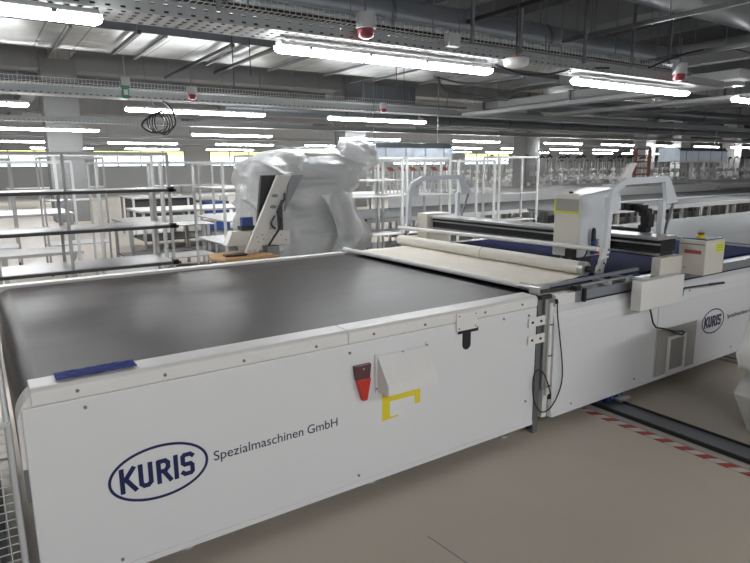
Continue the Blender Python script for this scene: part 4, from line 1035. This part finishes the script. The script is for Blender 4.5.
MB().tube([(5.84,5.48,3.03),(5.84,5.48,ZC-0.004)], 0.012, 6).build('stem', DARK, bl)
jb = tag(MB().box(4.78, 4.95, 5.53, 5.635, 3.05, 3.20).build('junction_box', LGREY, None, bevel=0.008), 'square pale junction box on the front cable tray', 'box')
cc = thing('orange_end_bracket', (2.2, 5.4, 3.1), 'dark bracket with orange clip crossing under the front tray', 'bracket')
MB().bar((2.02,5.50,3.16),(2.13,5.62,3.20), 0.05, 0.04).bar((2.02,5.50,3.16),(2.02,5.50,3.08),0.04).build('channel', GREYM, cc)
MB().box(2.10, 2.22, 5.56, 5.63, 3.21, 3.25).build('clip', ORANGE, cc)
# loose black cables
for i, (pts, r_, lab) in enumerate((
    ([(6.0,7.2,3.0),(6.2,7.3,2.86),(6.6,7.3,2.80),(7.1,7.2,2.76),(7.4,7.1,2.74)], 0.02, 'black cable drooping beneath the ducts right of the front lamp'),
    ([(6.0,7.3,3.02),(6.5,7.2,2.95),(7.2,7.2,3.0),(8.0,7.3,3.15)], 0.012, 'thin black cable sagging between two hangers'),
    ([(5.80,5.8,2.96),(6.2,5.75,2.88),(6.7,5.75,2.90),(7.3,5.7,3.02),(7.9,5.6,3.06)], 0.014, 'black lamp cable running between the two front lamps'),
    ([(7.30,5.8,2.98),(7.34,5.8,3.06),(7.42,5.8,3.12),(7.52,5.8,3.08),(7.55,5.8,3.0)], 0.014, 'white cable hoop at the left end of the right front lamp'),
    ([(8.9,5.6,3.15),(9.6,5.4,3.4),(10.6,5.3,3.55),(11.4,5.0,3.45),(12.2,4.6,3.42)], 0.014, 'black cable hanging in an arc at the upper right'),
    ([(3.25,12.5,2.80),(3.0,12.5,2.66),(2.9,12.5,2.52),(3.1,12.5,2.40),(3.4,12.5,2.44),(3.55,12.5,2.6),(3.5,12.5,2.85),(3.45,12.9,3.05)], 0.022, 'loose black cable slung below the second tray beside the coil'))):
    tag(MB().tube(smooth_path(pts), r_, 6).build('hanging_cable', PAPER if i == 3 else BLACK), lab, 'cable')
cw = thing('cable_coil', (3.15, 12.4, 2.6), 'coil of black cable hanging under the second tray left of centre', 'cable')
m = MB()
for k_ in range(4):
    m.tube([(3.15+0.04*k_+0.17*math.cos(2*PI*j/20), 12.42-0.03*k_, 2.58+(0.17+0.02*k_)*math.sin(2*PI*j/20)) for j in range(20)], 0.014, 6, closed=True)
m.build('loops', BLACK, cw)
MB().tube([(3.2,12.38,2.75),(3.2,12.9,3.07)], 0.008, 5).build('hook', GREYM, cw)

# ------------------------------------------------------------------ camera, world, light
cam = bpy.data.cameras.new('camera'); co = bpy.data.objects.new('camera', cam); COL.objects.link(co)
yaw, pitch, roll = R(33.83), R(10.86), R(-0.54)
fw = Vector((math.sin(yaw)*math.cos(pitch), math.cos(yaw)*math.cos(pitch), -math.sin(pitch)))
rt = Vector((math.cos(yaw), -math.sin(yaw), 0)); up = rt.cross(fw)
r2 = rt*math.cos(roll)+up*math.sin(roll); u2 = -rt*math.sin(roll)+up*math.cos(roll)
mw = Matrix((( r2.x, u2.x, -fw.x, 0), (r2.y, u2.y, -fw.y, 0), (r2.z, u2.z, -fw.z, 1.66), (0,0,0,1)))
co.matrix_world = mw
cam.sensor_fit = 'HORIZONTAL'; cam.sensor_width = 36; cam.lens = 590.7*36/750; cam.clip_end = 300; cam.clip_start = 0.05
S.camera = co
wd = bpy.data.worlds.new('world'); wd.use_nodes = True; S.world = wd
bg = wd.node_tree.nodes['Background']; bg.inputs[0].default_value = (0.97, 0.97, 1.0, 1); bg.inputs[1].default_value = 0.22
S.view_settings.view_transform = 'Standard'; S.view_settings.look = 'None'; S.view_settings.gamma = 1.0; S.view_settings.use_curve_mapping = False
S.view_settings.exposure = 1.3
